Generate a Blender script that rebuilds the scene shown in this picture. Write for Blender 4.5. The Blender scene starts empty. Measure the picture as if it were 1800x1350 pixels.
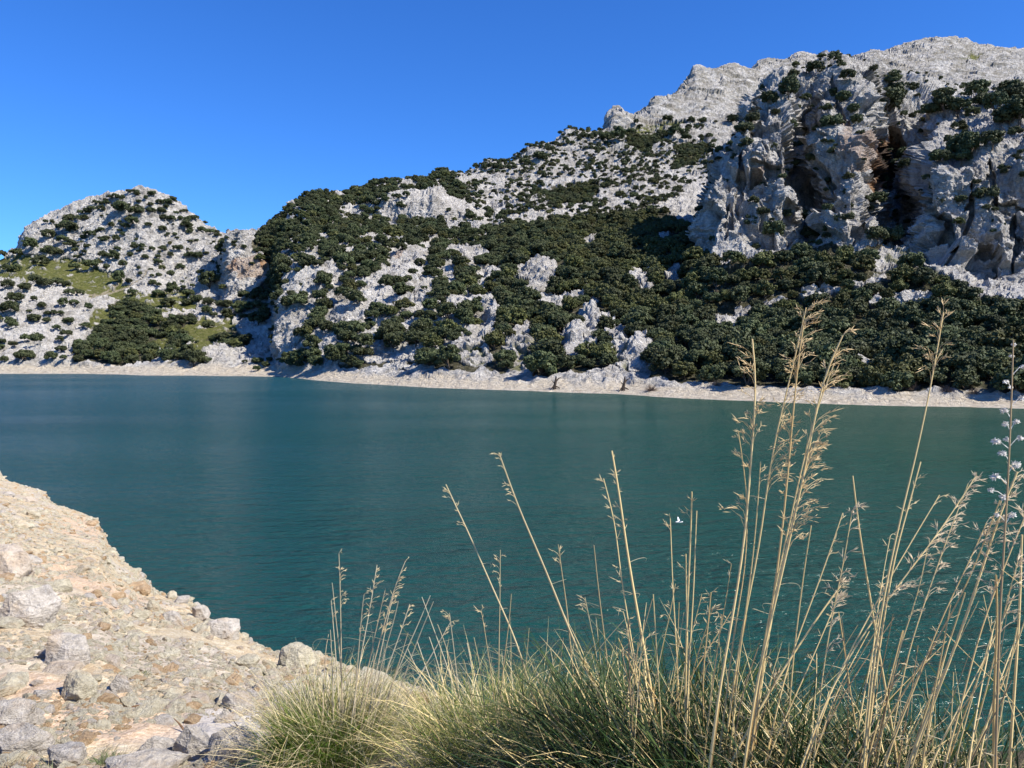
import bpy, math, random
import numpy as np
from math import radians, sin, cos, pi
random.seed(7); RNG = np.random.default_rng(7)
SC = bpy.context.scene
C = SC.collection

# ------------------------------------------------------------------ camera
F_PX = 1360.0                      # focal length in pixels of an 1800 px wide frame
H = 12.0                           # eye height above the lake
PITCH = math.atan(65 / F_PX)
cam_d = bpy.data.cameras.new('camera'); cam = bpy.data.objects.new('camera', cam_d); C.objects.link(cam)
cam_d.sensor_width = 36; cam_d.lens = 36 * F_PX / 1800
cam_d.clip_start = 0.05; cam_d.clip_end = 20000
cam.location = (0, 0, H); cam.rotation_euler = (pi/2 - PITCH, 0, 0)
SC.camera = cam
# ------------------------------------------------------------------ light
SUN_AZ = radians(117)              # clockwise from the view direction
SUN_EL = radians(45)
w = bpy.data.worlds.new('World'); SC.world = w; w.use_nodes = True
nt = w.node_tree; bg = nt.nodes['Background']; sky = nt.nodes.new('ShaderNodeTexSky')
sky.sky_type = 'NISHITA'; sky.sun_disc = False; sky.sun_elevation = SUN_EL; sky.sun_rotation = SUN_AZ
sky.altitude = 600; sky.air_density = 1.0; sky.dust_density = 0.25; sky.ozone_density = 3.0
hs = nt.nodes.new('ShaderNodeHueSaturation'); hs.inputs['Saturation'].default_value = 1.15
nt.links.new(sky.outputs[0], hs.inputs['Color']); tn = nt.nodes.new('ShaderNodeMix'); tn.data_type = 'RGBA'; tn.blend_type = 'MULTIPLY'; tn.inputs[0].default_value = 1; tn.inputs[7].default_value = (.345, .675, 1.16, 1)
nt.links.new(hs.outputs[0], tn.inputs[6]); nt.links.new(tn.outputs[2], bg.inputs[0]); bg.inputs[1].default_value = 0.105
sd = bpy.data.lights.new('sun', 'SUN'); sd.energy = 5.0; sd.angle = radians(0.5); sd.color = (1, 0.93, 0.82)
sun = bpy.data.objects.new('sun', sd); C.objects.link(sun)
sun.rotation_euler = (pi/2 - SUN_EL, 0, -SUN_AZ + pi)
SC.view_settings.view_transform = 'Standard'; SC.view_settings.look = 'None'
SC.view_settings.exposure = 0.72; SC.view_settings.gamma = 1
SC.cycles.max_bounces = 5; SC.cycles.diffuse_bounces = 3; SC.cycles.transparent_max_bounces = 6
SC.cycles.caustics_reflective = False; SC.cycles.caustics_refractive = False

# ------------------------------------------------------------------ helpers
def tag(o, label=None, cat=None, group=None, kind=None):
    if label: o['label'] = label
    if cat: o['category'] = cat
    if group: o['group'] = group
    if kind: o['kind'] = kind
    return o
def empty(name, loc=(0, 0, 0), rz=0.0, s=1.0):
    o = bpy.data.objects.new(name, None); C.objects.link(o); o.location = loc; o.rotation_euler = (0, 0, rz); o.scale = (s, s, s); o.empty_display_size = .1
    return o
def mesh(name, V, Fq, mat=None, smooth=False, cols=None, attrs=None):
    """V (n,3); Fq (m,4) quads or (m,3) triangles"""
    V = np.ascontiguousarray(V, dtype=np.float32); Fq = np.ascontiguousarray(Fq, dtype=np.int32)
    me = bpy.data.meshes.new(name); n, k = Fq.shape
    me.vertices.add(len(V)); me.vertices.foreach_set('co', V.ravel())
    me.loops.add(n*k); me.loops.foreach_set('vertex_index', Fq.ravel())
    me.polygons.add(n); me.polygons.foreach_set('loop_start', np.arange(0, n*k, k, dtype=np.int32))
    me.polygons.foreach_set('use_smooth', np.full(n, smooth, dtype=bool))
    if cols is not None:
        a = me.color_attributes.new('col', 'FLOAT_COLOR', 'POINT')
        c4 = np.ones((len(V), 4), dtype=np.float32); c4[:, :3] = cols; a.data.foreach_set('color', c4.ravel())
    for an, av in (attrs or {}).items():
        a = me.attributes.new(an, 'FLOAT', 'POINT'); a.data.foreach_set('value', np.ascontiguousarray(av, dtype=np.float32).ravel())
    me.update(calc_edges=True); me.validate()
    if mat: me.materials.append(mat)
    return me
def obj(name, me, parent=None, loc=(0, 0, 0)):
    o = bpy.data.objects.new(name, me); C.objects.link(o); o.location = loc
    if parent: o.parent = parent
    return o

GR = RNG.normal(size=(256, 3)); GR /= np.linalg.norm(GR, axis=1)[:, None]; GR = GR.astype(np.float32)
def gnoise(P, seed=0):
    """gradient noise, about -1..1"""
    P = np.asarray(P, dtype=np.float32); I = np.floor(P).astype(np.int64); f = P - I
    u = f*f*f*(f*(f*6-15)+10); out = np.zeros(len(P), dtype=np.float32)
    hx = [(I[:, 0]+d)*73856093 for d in (0, 1)]; hy = [(I[:, 1]+d)*19349663 for d in (0, 1)]; hz = [(I[:, 2]+d)*83492791 for d in (0, 1)]
    for a in (0, 1):
        wa = u[:, 0] if a else 1-u[:, 0]
        for b in (0, 1):
            wb = wa*(u[:, 1] if b else 1-u[:, 1])
            for c in (0, 1):
                h = hx[a] ^ hy[b] ^ hz[c] ^ (seed*2654435761 % 4294967291)
                h = (h ^ (h >> 13))*1274126177; h = (h ^ (h >> 16)) & 255
                g = GR[h]
                out += wb*(u[:, 2] if c else 1-u[:, 2])*(g[:, 0]*(f[:, 0]-a)+g[:, 1]*(f[:, 1]-b)+g[:, 2]*(f[:, 2]-c))
    return out*1.6
def ridged(P, seed=0): return 1-2*np.abs(gnoise(P, seed))
def facets(P, seed=0, k=.5):
    """tilted blocks with sharp joints between them, about -.5..+.5 of a block"""
    rng = np.random.default_rng(seed); RV = rng.normal(size=(512, 3)); RV /= np.linalg.norm(RV, axis=1)[:, None]; OF = rng.uniform(.08, .92, (512, 3)); B0 = rng.uniform(-.35, .35, 512)
    out = np.zeros(len(P), dtype=np.float32)
    for c0 in range(0, len(P), 200000):
        p = P[c0:c0+200000].astype(np.float32); I = np.floor(p).astype(np.int64); best = np.full(len(p), 1e9, np.float32); val = np.zeros(len(p), np.float32)
        for a in (-1, 0, 1):
            for b in (-1, 0, 1):
                for c in (-1, 0, 1):
                    q = I+np.array([a, b, c]); h = (q[:, 0]*73856093) ^ (q[:, 1]*19349663) ^ (q[:, 2]*83492791) ^ (seed*97); h = (h ^ (h >> 13))*1274126177; h = (h ^ (h >> 15)) & 511
                    d = p-(q+OF[h]); dd = (d*d).sum(1); m = dd < best; best[m] = dd[m]; val[m] = ((d*RV[h]).sum(1)+B0[h])[m]
        out[c0:c0+200000] = val
    return out*k*2
def sstep(a, b, x):
    t = np.clip((x-a)/(b-a), 0, 1); return t*t*(3-2*t)

def tube_arrays(pts, rad, sides=6):
    pts = np.asarray(pts, float); rad = np.asarray(rad, float); n = len(pts)
    T = np.gradient(pts, axis=0); T /= np.linalg.norm(T, axis=1)[:, None]+1e-9
    ref = np.array([0.3, 0.9, 0.1]) if abs(T[0, 2]) > .5 else np.array([0, 0, 1.0])
    A = np.cross(T, ref); A /= np.linalg.norm(A, axis=1)[:, None]+1e-9; B = np.cross(T, A)
    th = np.arange(sides)*2*pi/sides
    V = pts[:, None]+rad[:, None, None]*(A[:, None]*np.cos(th)[None, :, None]+B[:, None]*np.sin(th)[None, :, None])
    i = np.arange(n-1)[:, None]; j = np.arange(sides)[None]; j2 = (j+1) % sides
    Q = np.stack([i*sides+j, i*sides+j2, (i+1)*sides+j2, (i+1)*sides+j], -1).reshape(-1, 4)
    return V.reshape(-1, 3), Q
class MB:
    def __init__(s): s.V = []; s.F = []; s.C = []; s.n = 0
    def add(s, V, Q, col=None):
        s.V.append(V); s.F.append(Q+s.n); s.n += len(V)
        s.C.append(np.broadcast_to(np.array(col if col is not None else (1, 1, 1), float), (len(V), 3)))
    def tube(s, p, r, k=6, col=None): s.add(*tube_arrays(p, r, k), col)
    def mesh(s, name, mat, smooth=False): return mesh(name, np.concatenate(s.V), np.concatenate(s.F), mat, smooth, np.concatenate(s.C))

# ---- survey of the view: photo coordinates (1800 x 1350) to rays and back
cp, sp = cos(PITCH), sin(PITCH)
def zray(yi, Y):
    yn = (675-np.asarray(yi, float))/F_PX
    return H+Y*(yn*cp-sp)/(yn*sp+cp)
def ucol(xi, yi):
    yn = (675-yi)/F_PX; return ((xi-900)/F_PX)/(yn*sp+cp)
def world(xi, yi, Y):
    return np.array([ucol(xi, yi)*Y, Y, float(zray(yi, Y))])
def project(P):
    X, Y, Z = P[:, 0], P[:, 1], P[:, 2]-H
    d = Y*cp-Z*sp; v = Y*sp+Z*cp
    d = np.maximum(d, 1e-3)
    return 900+F_PX*X/d, 675-F_PX*v/d, d

# ------------------------------------------------------------------ node helpers
def mat(name, rough=.8, spec=.3):
    m = bpy.data.materials.new(name); m.use_nodes = True; t = m.node_tree; b = t.nodes['Principled BSDF']
    b.inputs['Roughness'].default_value = rough; b.inputs['Specular IOR Level'].default_value = spec
    return m, t, b
class NG:
    def __init__(s, t): s.t = t; s.N = t.nodes; s.L = t.links
    def coord(s, scale=(1, 1, 1), rot=(0, 0, 0), kind='Object'):
        tc = s.N.new('ShaderNodeTexCoord'); mp = s.N.new('ShaderNodeMapping'); mp.inputs['Scale'].default_value = scale; mp.inputs['Rotation'].default_value = rot
        s.L.new(tc.outputs[kind], mp.inputs[0]); return mp.outputs[0]
    def noise(s, vec, scale, detail=4, rough=.55, dist=0, typ=None):
        n = s.N.new('ShaderNodeTexNoise'); n.inputs['Scale'].default_value = scale; n.inputs['Detail'].default_value = detail
        n.inputs['Roughness'].default_value = rough; n.inputs['Distortion'].default_value = dist
        if typ: n.noise_type = typ
        s.L.new(vec, n.inputs['Vector']); return n.outputs['Fac']
    def voro(s, vec, scale, feat='DISTANCE_TO_EDGE', out='Distance', rnd=1):
        n = s.N.new('ShaderNodeTexVoronoi'); n.feature = feat; n.inputs['Scale'].default_value = scale; n.inputs['Randomness'].default_value = rnd
        s.L.new(vec, n.inputs['Vector']); return n.outputs[out]
    def attr(s, name, out='Fac'):
        n = s.N.new('ShaderNodeAttribute'); n.attribute_name = name; return n.outputs[out]
    def ramp(s, fac, stops):
        n = s.N.new('ShaderNodeValToRGB'); e = n.color_ramp.elements
        while len(e) < len(stops): e.new(.5)
        for q, (p, c) in zip(e, stops): q.position = p; q.color = (*c, 1) if len(c) == 3 else c
        s.L.new(fac, n.inputs[0]); return n.outputs[0]
    def mapr(s, v, a, b, c=0, d=1):
        n = s.N.new('ShaderNodeMapRange'); n.inputs[1].default_value = a; n.inputs[2].default_value = b; n.inputs[3].default_value = c; n.inputs[4].default_value = d
        s.L.new(v, n.inputs[0]); return n.outputs[0]
    def mix(s, fac, a, b, mode='MIX'):
        n = s.N.new('ShaderNodeMix'); n.data_type = 'RGBA'; n.blend_type = mode
        for x, k in ((fac, 0), (a, 6), (b, 7)):
            if isinstance(x, (int, float)): n.inputs[k].default_value = x
            elif isinstance(x, tuple): n.inputs[k].default_value = (*x, 1)
            else: s.L.new(x, n.inputs[k])
        return n.outputs[2]
    def math(s, op, a, b=0.0):
        n = s.N.new('ShaderNodeMath'); n.operation = op
        for x, k in ((a, 0), (b, 1)):
            if isinstance(x, (int, float)): n.inputs[k].default_value = x
            else: s.L.new(x, n.inputs[k])
        return n.outputs[0]
    def bump(s, h, dist, strength=1, nrm=None):
        n = s.N.new('ShaderNodeBump'); n.inputs['Distance'].default_value = dist; n.inputs['Strength'].default_value = strength
        s.L.new(h, n.inputs['Height'])
        if nrm: s.L.new(nrm, n.inputs['Normal'])
        return n.outputs[0]

# ------------------------------------------------------------------ materials
def make_far_rock():
    m, t, b = mat('limestone_hills', .95, .15); g = NG(t); v = g.coord()
    vs = g.coord((1, 1, .45)); vt = g.coord((1, 1, 2.2), (radians(18), radians(-32), 0))
    big = g.noise(v, .03, 5, .6); mid = g.noise(vs, .22, 7, .68, .6); fine = g.noise(vt, .9, 6, .7, .3)
    s = g.math('ADD', g.math('MULTIPLY', big, .25), g.math('ADD', g.math('MULTIPLY', mid, .45), g.math('MULTIPLY', fine, .3)))
    rock = g.ramp(s, [(.34, (.15, .14, .125)), (.44, (.38, .36, .325)), (.51, (.59, .565, .52)), (.64, (.75, .725, .675))])
    stain_shade = g.ramp(g.noise(vs, .16, 5, .6), [(.3, (.30, .16, .09)), (.6, (.42, .27, .16)), (.8, (.5, .40, .29))]); stain_shade = g.mix(g.attr('cave'), stain_shade, g.ramp(g.noise(g.coord((1, 1, .2)), .7, 5, .7), [(.35, (.035, .026, .02)), (.65, (.10, .072, .055))]))  # cave mix paints the recess's shade near-black over the brown staining
    cka = g.math('ABSOLUTE', g.math('SUBTRACT', g.noise(vs, .33, 9, .7, .5), .5)); rock = g.mix(g.mapr(cka, 0, .016, .5, 0), rock, (.12, .11, .10))
    lich = g.mapr(g.noise(v, .11, 8, .72), .54, .68, 0, .4); rock = g.mix(lich, rock, (.235, .225, .19))
    sy = g.N.new('ShaderNodeSeparateXYZ'); g.L.new(v, sy.inputs[0])
    stk = g.mapr(g.noise(g.coord((1, 1, .16)), .28, 7, .7), .5, .62, 0, .6); stk = g.math('MULTIPLY', stk, g.mapr(sy.outputs[2], 40, 80)); rock = g.mix(stk, rock, (.17, .162, .15))
    scr = g.math('MULTIPLY', g.mapr(g.noise(g.coord((.8, .8, 1.3)), .06, 9, .75), .44, .58, 0, .85), g.mapr(sy.outputs[1], 650, 1000)); rock = g.mix(scr, rock, (.22, .20, .155))
    rock = g.mix(g.attr('stain_shade'), rock, stain_shade)
    beach = g.ramp(g.noise(g.coord((.6, .6, 3.5)), .9, 7, .7), [(.3, (.30, .25, .18)), (.46, (.60, .52, .40)), (.68, (.76, .69, .56))])
    grass = g.ramp(g.noise(v, .45, 7, .7), [(.3, (.07, .085, .02)), (.5, (.135, .145, .040)), (.62, (.20, .19, .075)), (.70, (.45, .42, .35))])
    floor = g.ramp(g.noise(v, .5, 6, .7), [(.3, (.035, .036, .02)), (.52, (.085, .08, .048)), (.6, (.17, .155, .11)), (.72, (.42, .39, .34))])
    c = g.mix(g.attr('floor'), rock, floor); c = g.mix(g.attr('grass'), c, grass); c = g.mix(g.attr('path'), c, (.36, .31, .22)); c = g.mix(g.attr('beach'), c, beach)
    t.links.new(c, b.inputs['Base Color'])
    h = g.math('ADD', g.math('MULTIPLY', g.noise(vt, .35, 8, .72, .5), 1.0), g.math('MULTIPLY', g.noise(vs, .12, 8, .7, .8), 1.6))
    ck = g.math('ABSOLUTE', g.math('SUBTRACT', g.noise(vs, .5, 9, .68, .6), .5)); ck2 = g.math('ABSOLUTE', g.math('SUBTRACT', g.noise(vt, .16, 9, .65, .4), .5))
    h = g.math('ADD', h, g.math('ADD', g.math('MULTIPLY', g.mapr(ck, 0, .10), .55), g.math('MULTIPLY', g.mapr(ck2, 0, .09), .9)))
    nb = g.bump(h, 1.5, .75)
    t.links.new(nb, b.inputs['Normal']); return m
def make_bank():
    m, t, b = mat('gravel_bank', .95, .15); g = NG(t); v = g.coord()
    n1 = g.noise(v, .35, 4, .6); n2 = g.noise(v, 4, 6, .7); n3 = g.noise(v, 28, 4, .7)
    cell = g.voro(v, 17, 'F1', 'Color'); cs = g.N.new('ShaderNodeSeparateColor'); g.L.new(cell, cs.inputs[0])
    base = g.ramp(n1, [(.36, (.50, .42, .285)), (.48, (.49, .365, .215)), (.6, (.52, .45, .31))])
    peb = g.ramp(cs.outputs[0], [(0, (.38, .30, .19)), (.35, (.56, .45, .285)), (.7, (.63, .55, .385)), (1, (.70, .65, .51))])
    c = g.mix(.55, base, peb); c = g.mix(g.mapr(n2, .35, .62), g.mix(.45, c, (.30, .23, .16)), c)
    c = g.mix(g.mapr(n3, .42, .5, .35, 0), c, (.2, .15, .1))
    c = g.mix(g.attr('ochre'), c, g.ramp(g.noise(v, 22, 5, .75), [(.35, (.36, .255, .16)), (.5, (.52, .385, .26)), (.65, (.63, .50, .37))]))
    c = g.mix(g.attr('rocky'), c, g.ramp(n2, [(.3, (.28, .265, .25)), (.55, (.44, .41, .375)), (.75, (.56, .52, .46))]))
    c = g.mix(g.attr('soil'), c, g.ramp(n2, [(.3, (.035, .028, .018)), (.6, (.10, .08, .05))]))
    t.links.new(c, b.inputs['Base Color'])
    d = g.voro(v, 17); d2 = g.voro(v, 45)
    h = g.math('ADD', g.math('MULTIPLY', g.mapr(d, 0, .25), .5), g.math('ADD', g.math('MULTIPLY', g.mapr(d2, 0, .25), .2), g.math('MULTIPLY', n2, 1.2)))
    t.links.new(g.bump(h, .014, .8), b.inputs['Normal']); return m
def make_stone(name, lo, mid, hi, vein=0.5, sc=1.0):
    m, t, b = mat(name, .9, .2); g = NG(t); v = g.coord(kind='Object')
    oi = g.N.new('ShaderNodeObjectInfo'); add = g.N.new('ShaderNodeVectorMath'); add.operation = 'ADD'; g.L.new(v, add.inputs[0]); 
    mul = g.N.new('ShaderNodeVectorMath'); mul.operation = 'SCALE'; g.L.new(oi.outputs['Location'], mul.inputs[0]); mul.inputs['Scale'].default_value = 1.7
    g.L.new(mul.outputs[0], add.inputs[1]); v = add.outputs[0]
    n = g.noise(v, 2.2*sc, 8, .65, .4); c = g.ramp(n, [(.32, lo), (.5, mid), (.68, hi)])
    c = g.mix(g.mapr(g.noise(v, .9*sc, 3, .5), .5, .68, 0, .55), c, (.50, .37, .235))
    va = g.noise(v, 1.5*sc, 5, .6, 1.5); vn = g.mapr(g.math('ABSOLUTE', g.math('SUBTRACT', va, .5)), 0, .012, vein, 0); c = g.mix(vn, c, (.72, .70, .66))
    dk = g.mapr(g.noise(v, 9*sc, 4, .7), .3, .42, .5, 0); c = g.mix(dk, c, (.16, .14, .12))
    t.links.new(c, b.inputs['Base Color'])
    hh = g.math('ADD', g.noise(v, 3*sc, 8, .68), g.math('MULTIPLY', g.noise(g.coord((1, 1, 3.5), (.5, .3, 0)), 4*sc, 6, .7, .5), .7))
    t.links.new(g.bump(hh, .11, .8), b.inputs['Normal']); return m
def make_water():
    m, t, b = mat('lake_water', .5, 0.0); g = NG(t)
    b.inputs['IOR'].default_value = 1.333
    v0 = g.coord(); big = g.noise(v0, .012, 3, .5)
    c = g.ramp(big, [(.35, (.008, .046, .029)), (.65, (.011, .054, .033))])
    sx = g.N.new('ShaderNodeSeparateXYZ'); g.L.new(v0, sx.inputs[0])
    c = g.mix(g.mapr(sx.outputs[0], 50, -110), c, g.ramp(big, [(.35, (.010, .058, .084)), (.65, (.012, .066, .090))]))  # painted reflections: sky blue to the left, wood green to the right
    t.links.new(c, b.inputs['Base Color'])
    va = g.coord((.5, 1.5, 1), (0, 0, radians(7))); vb = g.coord((.7, 1.25, 1), (0, 0, radians(-16)))
    gust = g.mapr(g.noise(g.coord((.3, 1, 1)), .035, 3, .5), .35, .65, .55, 1.2)
    h = g.math('ADD', g.math('MULTIPLY', g.noise(va, .55, 3, .5), 1.3), g.math('ADD', g.math('MULTIPLY', g.noise(vb, 1.9, 4, .55), .55), g.math('MULTIPLY', g.noise(va, 5.2, 3, .5), .13)))
    h = g.math('MULTIPLY', h, gust)
    nb = g.bump(h, .62, 1); t.links.new(nb, b.inputs['Normal'])
    gl = g.N.new('ShaderNodeBsdfAnisotropic'); gl.inputs['Roughness'].default_value = .13; g.L.new(nb, gl.inputs['Normal'])
    fr = g.N.new('ShaderNodeFresnel'); fr.inputs['IOR'].default_value = 1.333; g.L.new(nb, fr.inputs['Normal'])
    mx = g.N.new('ShaderNodeMixShader'); g.L.new(g.math('MULTIPLY', fr.outputs[0], .68), mx.inputs[0]); g.L.new(b.outputs[0], mx.inputs[1]); g.L.new(gl.outputs[0], mx.inputs[2])
    g.L.new(mx.outputs[0], g.N['Material Output'].inputs[0]); return m
def make_leaf(name, a, bcol):
    m, t, b = mat(name, .65, .25); g = NG(t)
    oi = g.N.new('ShaderNodeObjectInfo')
    c = g.mix(g.attr('shade'), a, bcol)
    hsv = g.N.new('ShaderNodeHueSaturation'); g.L.new(c, hsv.inputs['Color'])
    g.L.new(g.mapr(oi.outputs['Random'], 0, 1, .75, 1.3), hsv.inputs['Value']); g.L.new(g.mapr(oi.outputs['Random'], 0, 1, .485, .512), hsv.inputs['Hue'])
    t.links.new(hsv.outputs[0], b.inputs['Base Color']); return m
def make_col(name, rough=.7, spec=.3, transl=0):
    m, t, b = mat(name, rough, spec); g = NG(t); c = g.attr('col', 'Color')
    n = g.noise(g.coord(), 14, 3, .6); c = g.mix(g.mapr(n, .35, .65, .12, 0), c, (.10, .07, .03)); t.links.new(c, b.inputs['Base Color'])
    if transl:
        tr = g.N.new('ShaderNodeBsdfTranslucent'); g.L.new(c, tr.inputs[0]); mx = g.N.new('ShaderNodeMixShader'); mx.inputs[0].default_value = transl
        g.L.new(b.outputs[0], mx.inputs[1]); g.L.new(tr.outputs[0], mx.inputs[2]); g.L.new(mx.outputs[0], g.N['Material Output'].inputs[0])
    return m
def make_bark(name, a, bcol):
    m, t, b = mat(name, .95, .1); g = NG(t); n = g.noise(g.coord((1, 1, .25)), 9, 6, .7)
    t.links.new(g.ramp(n, [(.35, a), (.65, bcol)]), b.inputs['Base Color']); t.links.new(g.bump(n, .04), b.inputs['Normal']); return m
M_HILL = make_far_rock(); M_BANK = make_bank(); M_WATER = make_water()
M_GREY = make_stone('grey_limestone', (.32, .29, .25), (.51, .465, .40), (.65, .60, .525), .55)
M_PINK = make_stone('pink_limestone', (.42, .34, .26), (.52, .44, .345), (.60, .525, .43), .25)
M_CREAM = make_stone('cream_limestone', (.38, .335, .24), (.55, .50, .365), (.66, .61, .465), .3)
M_OCHRE = make_stone('ochre_stone', (.34, .22, .12), (.47, .33, .19), (.56, .43, .28), .1)
M_LEAF = make_leaf('oak_foliage', (.024, .036, .014), (.082, .096, .040))
M_OLIVE = make_leaf('olive_foliage', (.036, .045, .013), (.11, .115, .038))
M_BROWN = make_leaf('dead_twigs', (.09, .065, .05), (.2, .15, .115))
M_BARK = make_bark('bark', (.05, .04, .03), (.16, .13, .10))
M_DEADWOOD = make_bark('dead_wood', (.03, .024, .02), (.09, .07, .055))
M_ROOT = make_bark('root_wood', (.10, .055, .03), (.26, .16, .09))
M_GRASS = make_col('grass_blades', .6, .3, .15); M_STRAW = make_col('straw', .55, .35, .12)

# ------------------------------------------------------------------ lake
def grid_sheet(x0, x1, y0, y1, nx, ny, z):
    X, Y = np.meshgrid(np.linspace(x0, x1, nx), np.linspace(y0, y1, ny)); V = np.stack([X, Y, np.full_like(X, z)], -1).reshape(-1, 3)
    i, j = np.meshgrid(np.arange(nx-1), np.arange(ny-1)); a = (j*nx+i).ravel()
    return V, np.stack([a, a+1, a+nx+1, a+nx], -1)
tag(obj('water', mesh('water', *grid_sheet(-1500, 1500, -200, 720, 40, 30, 0.0), M_WATER, True)), kind='structure')

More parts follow.
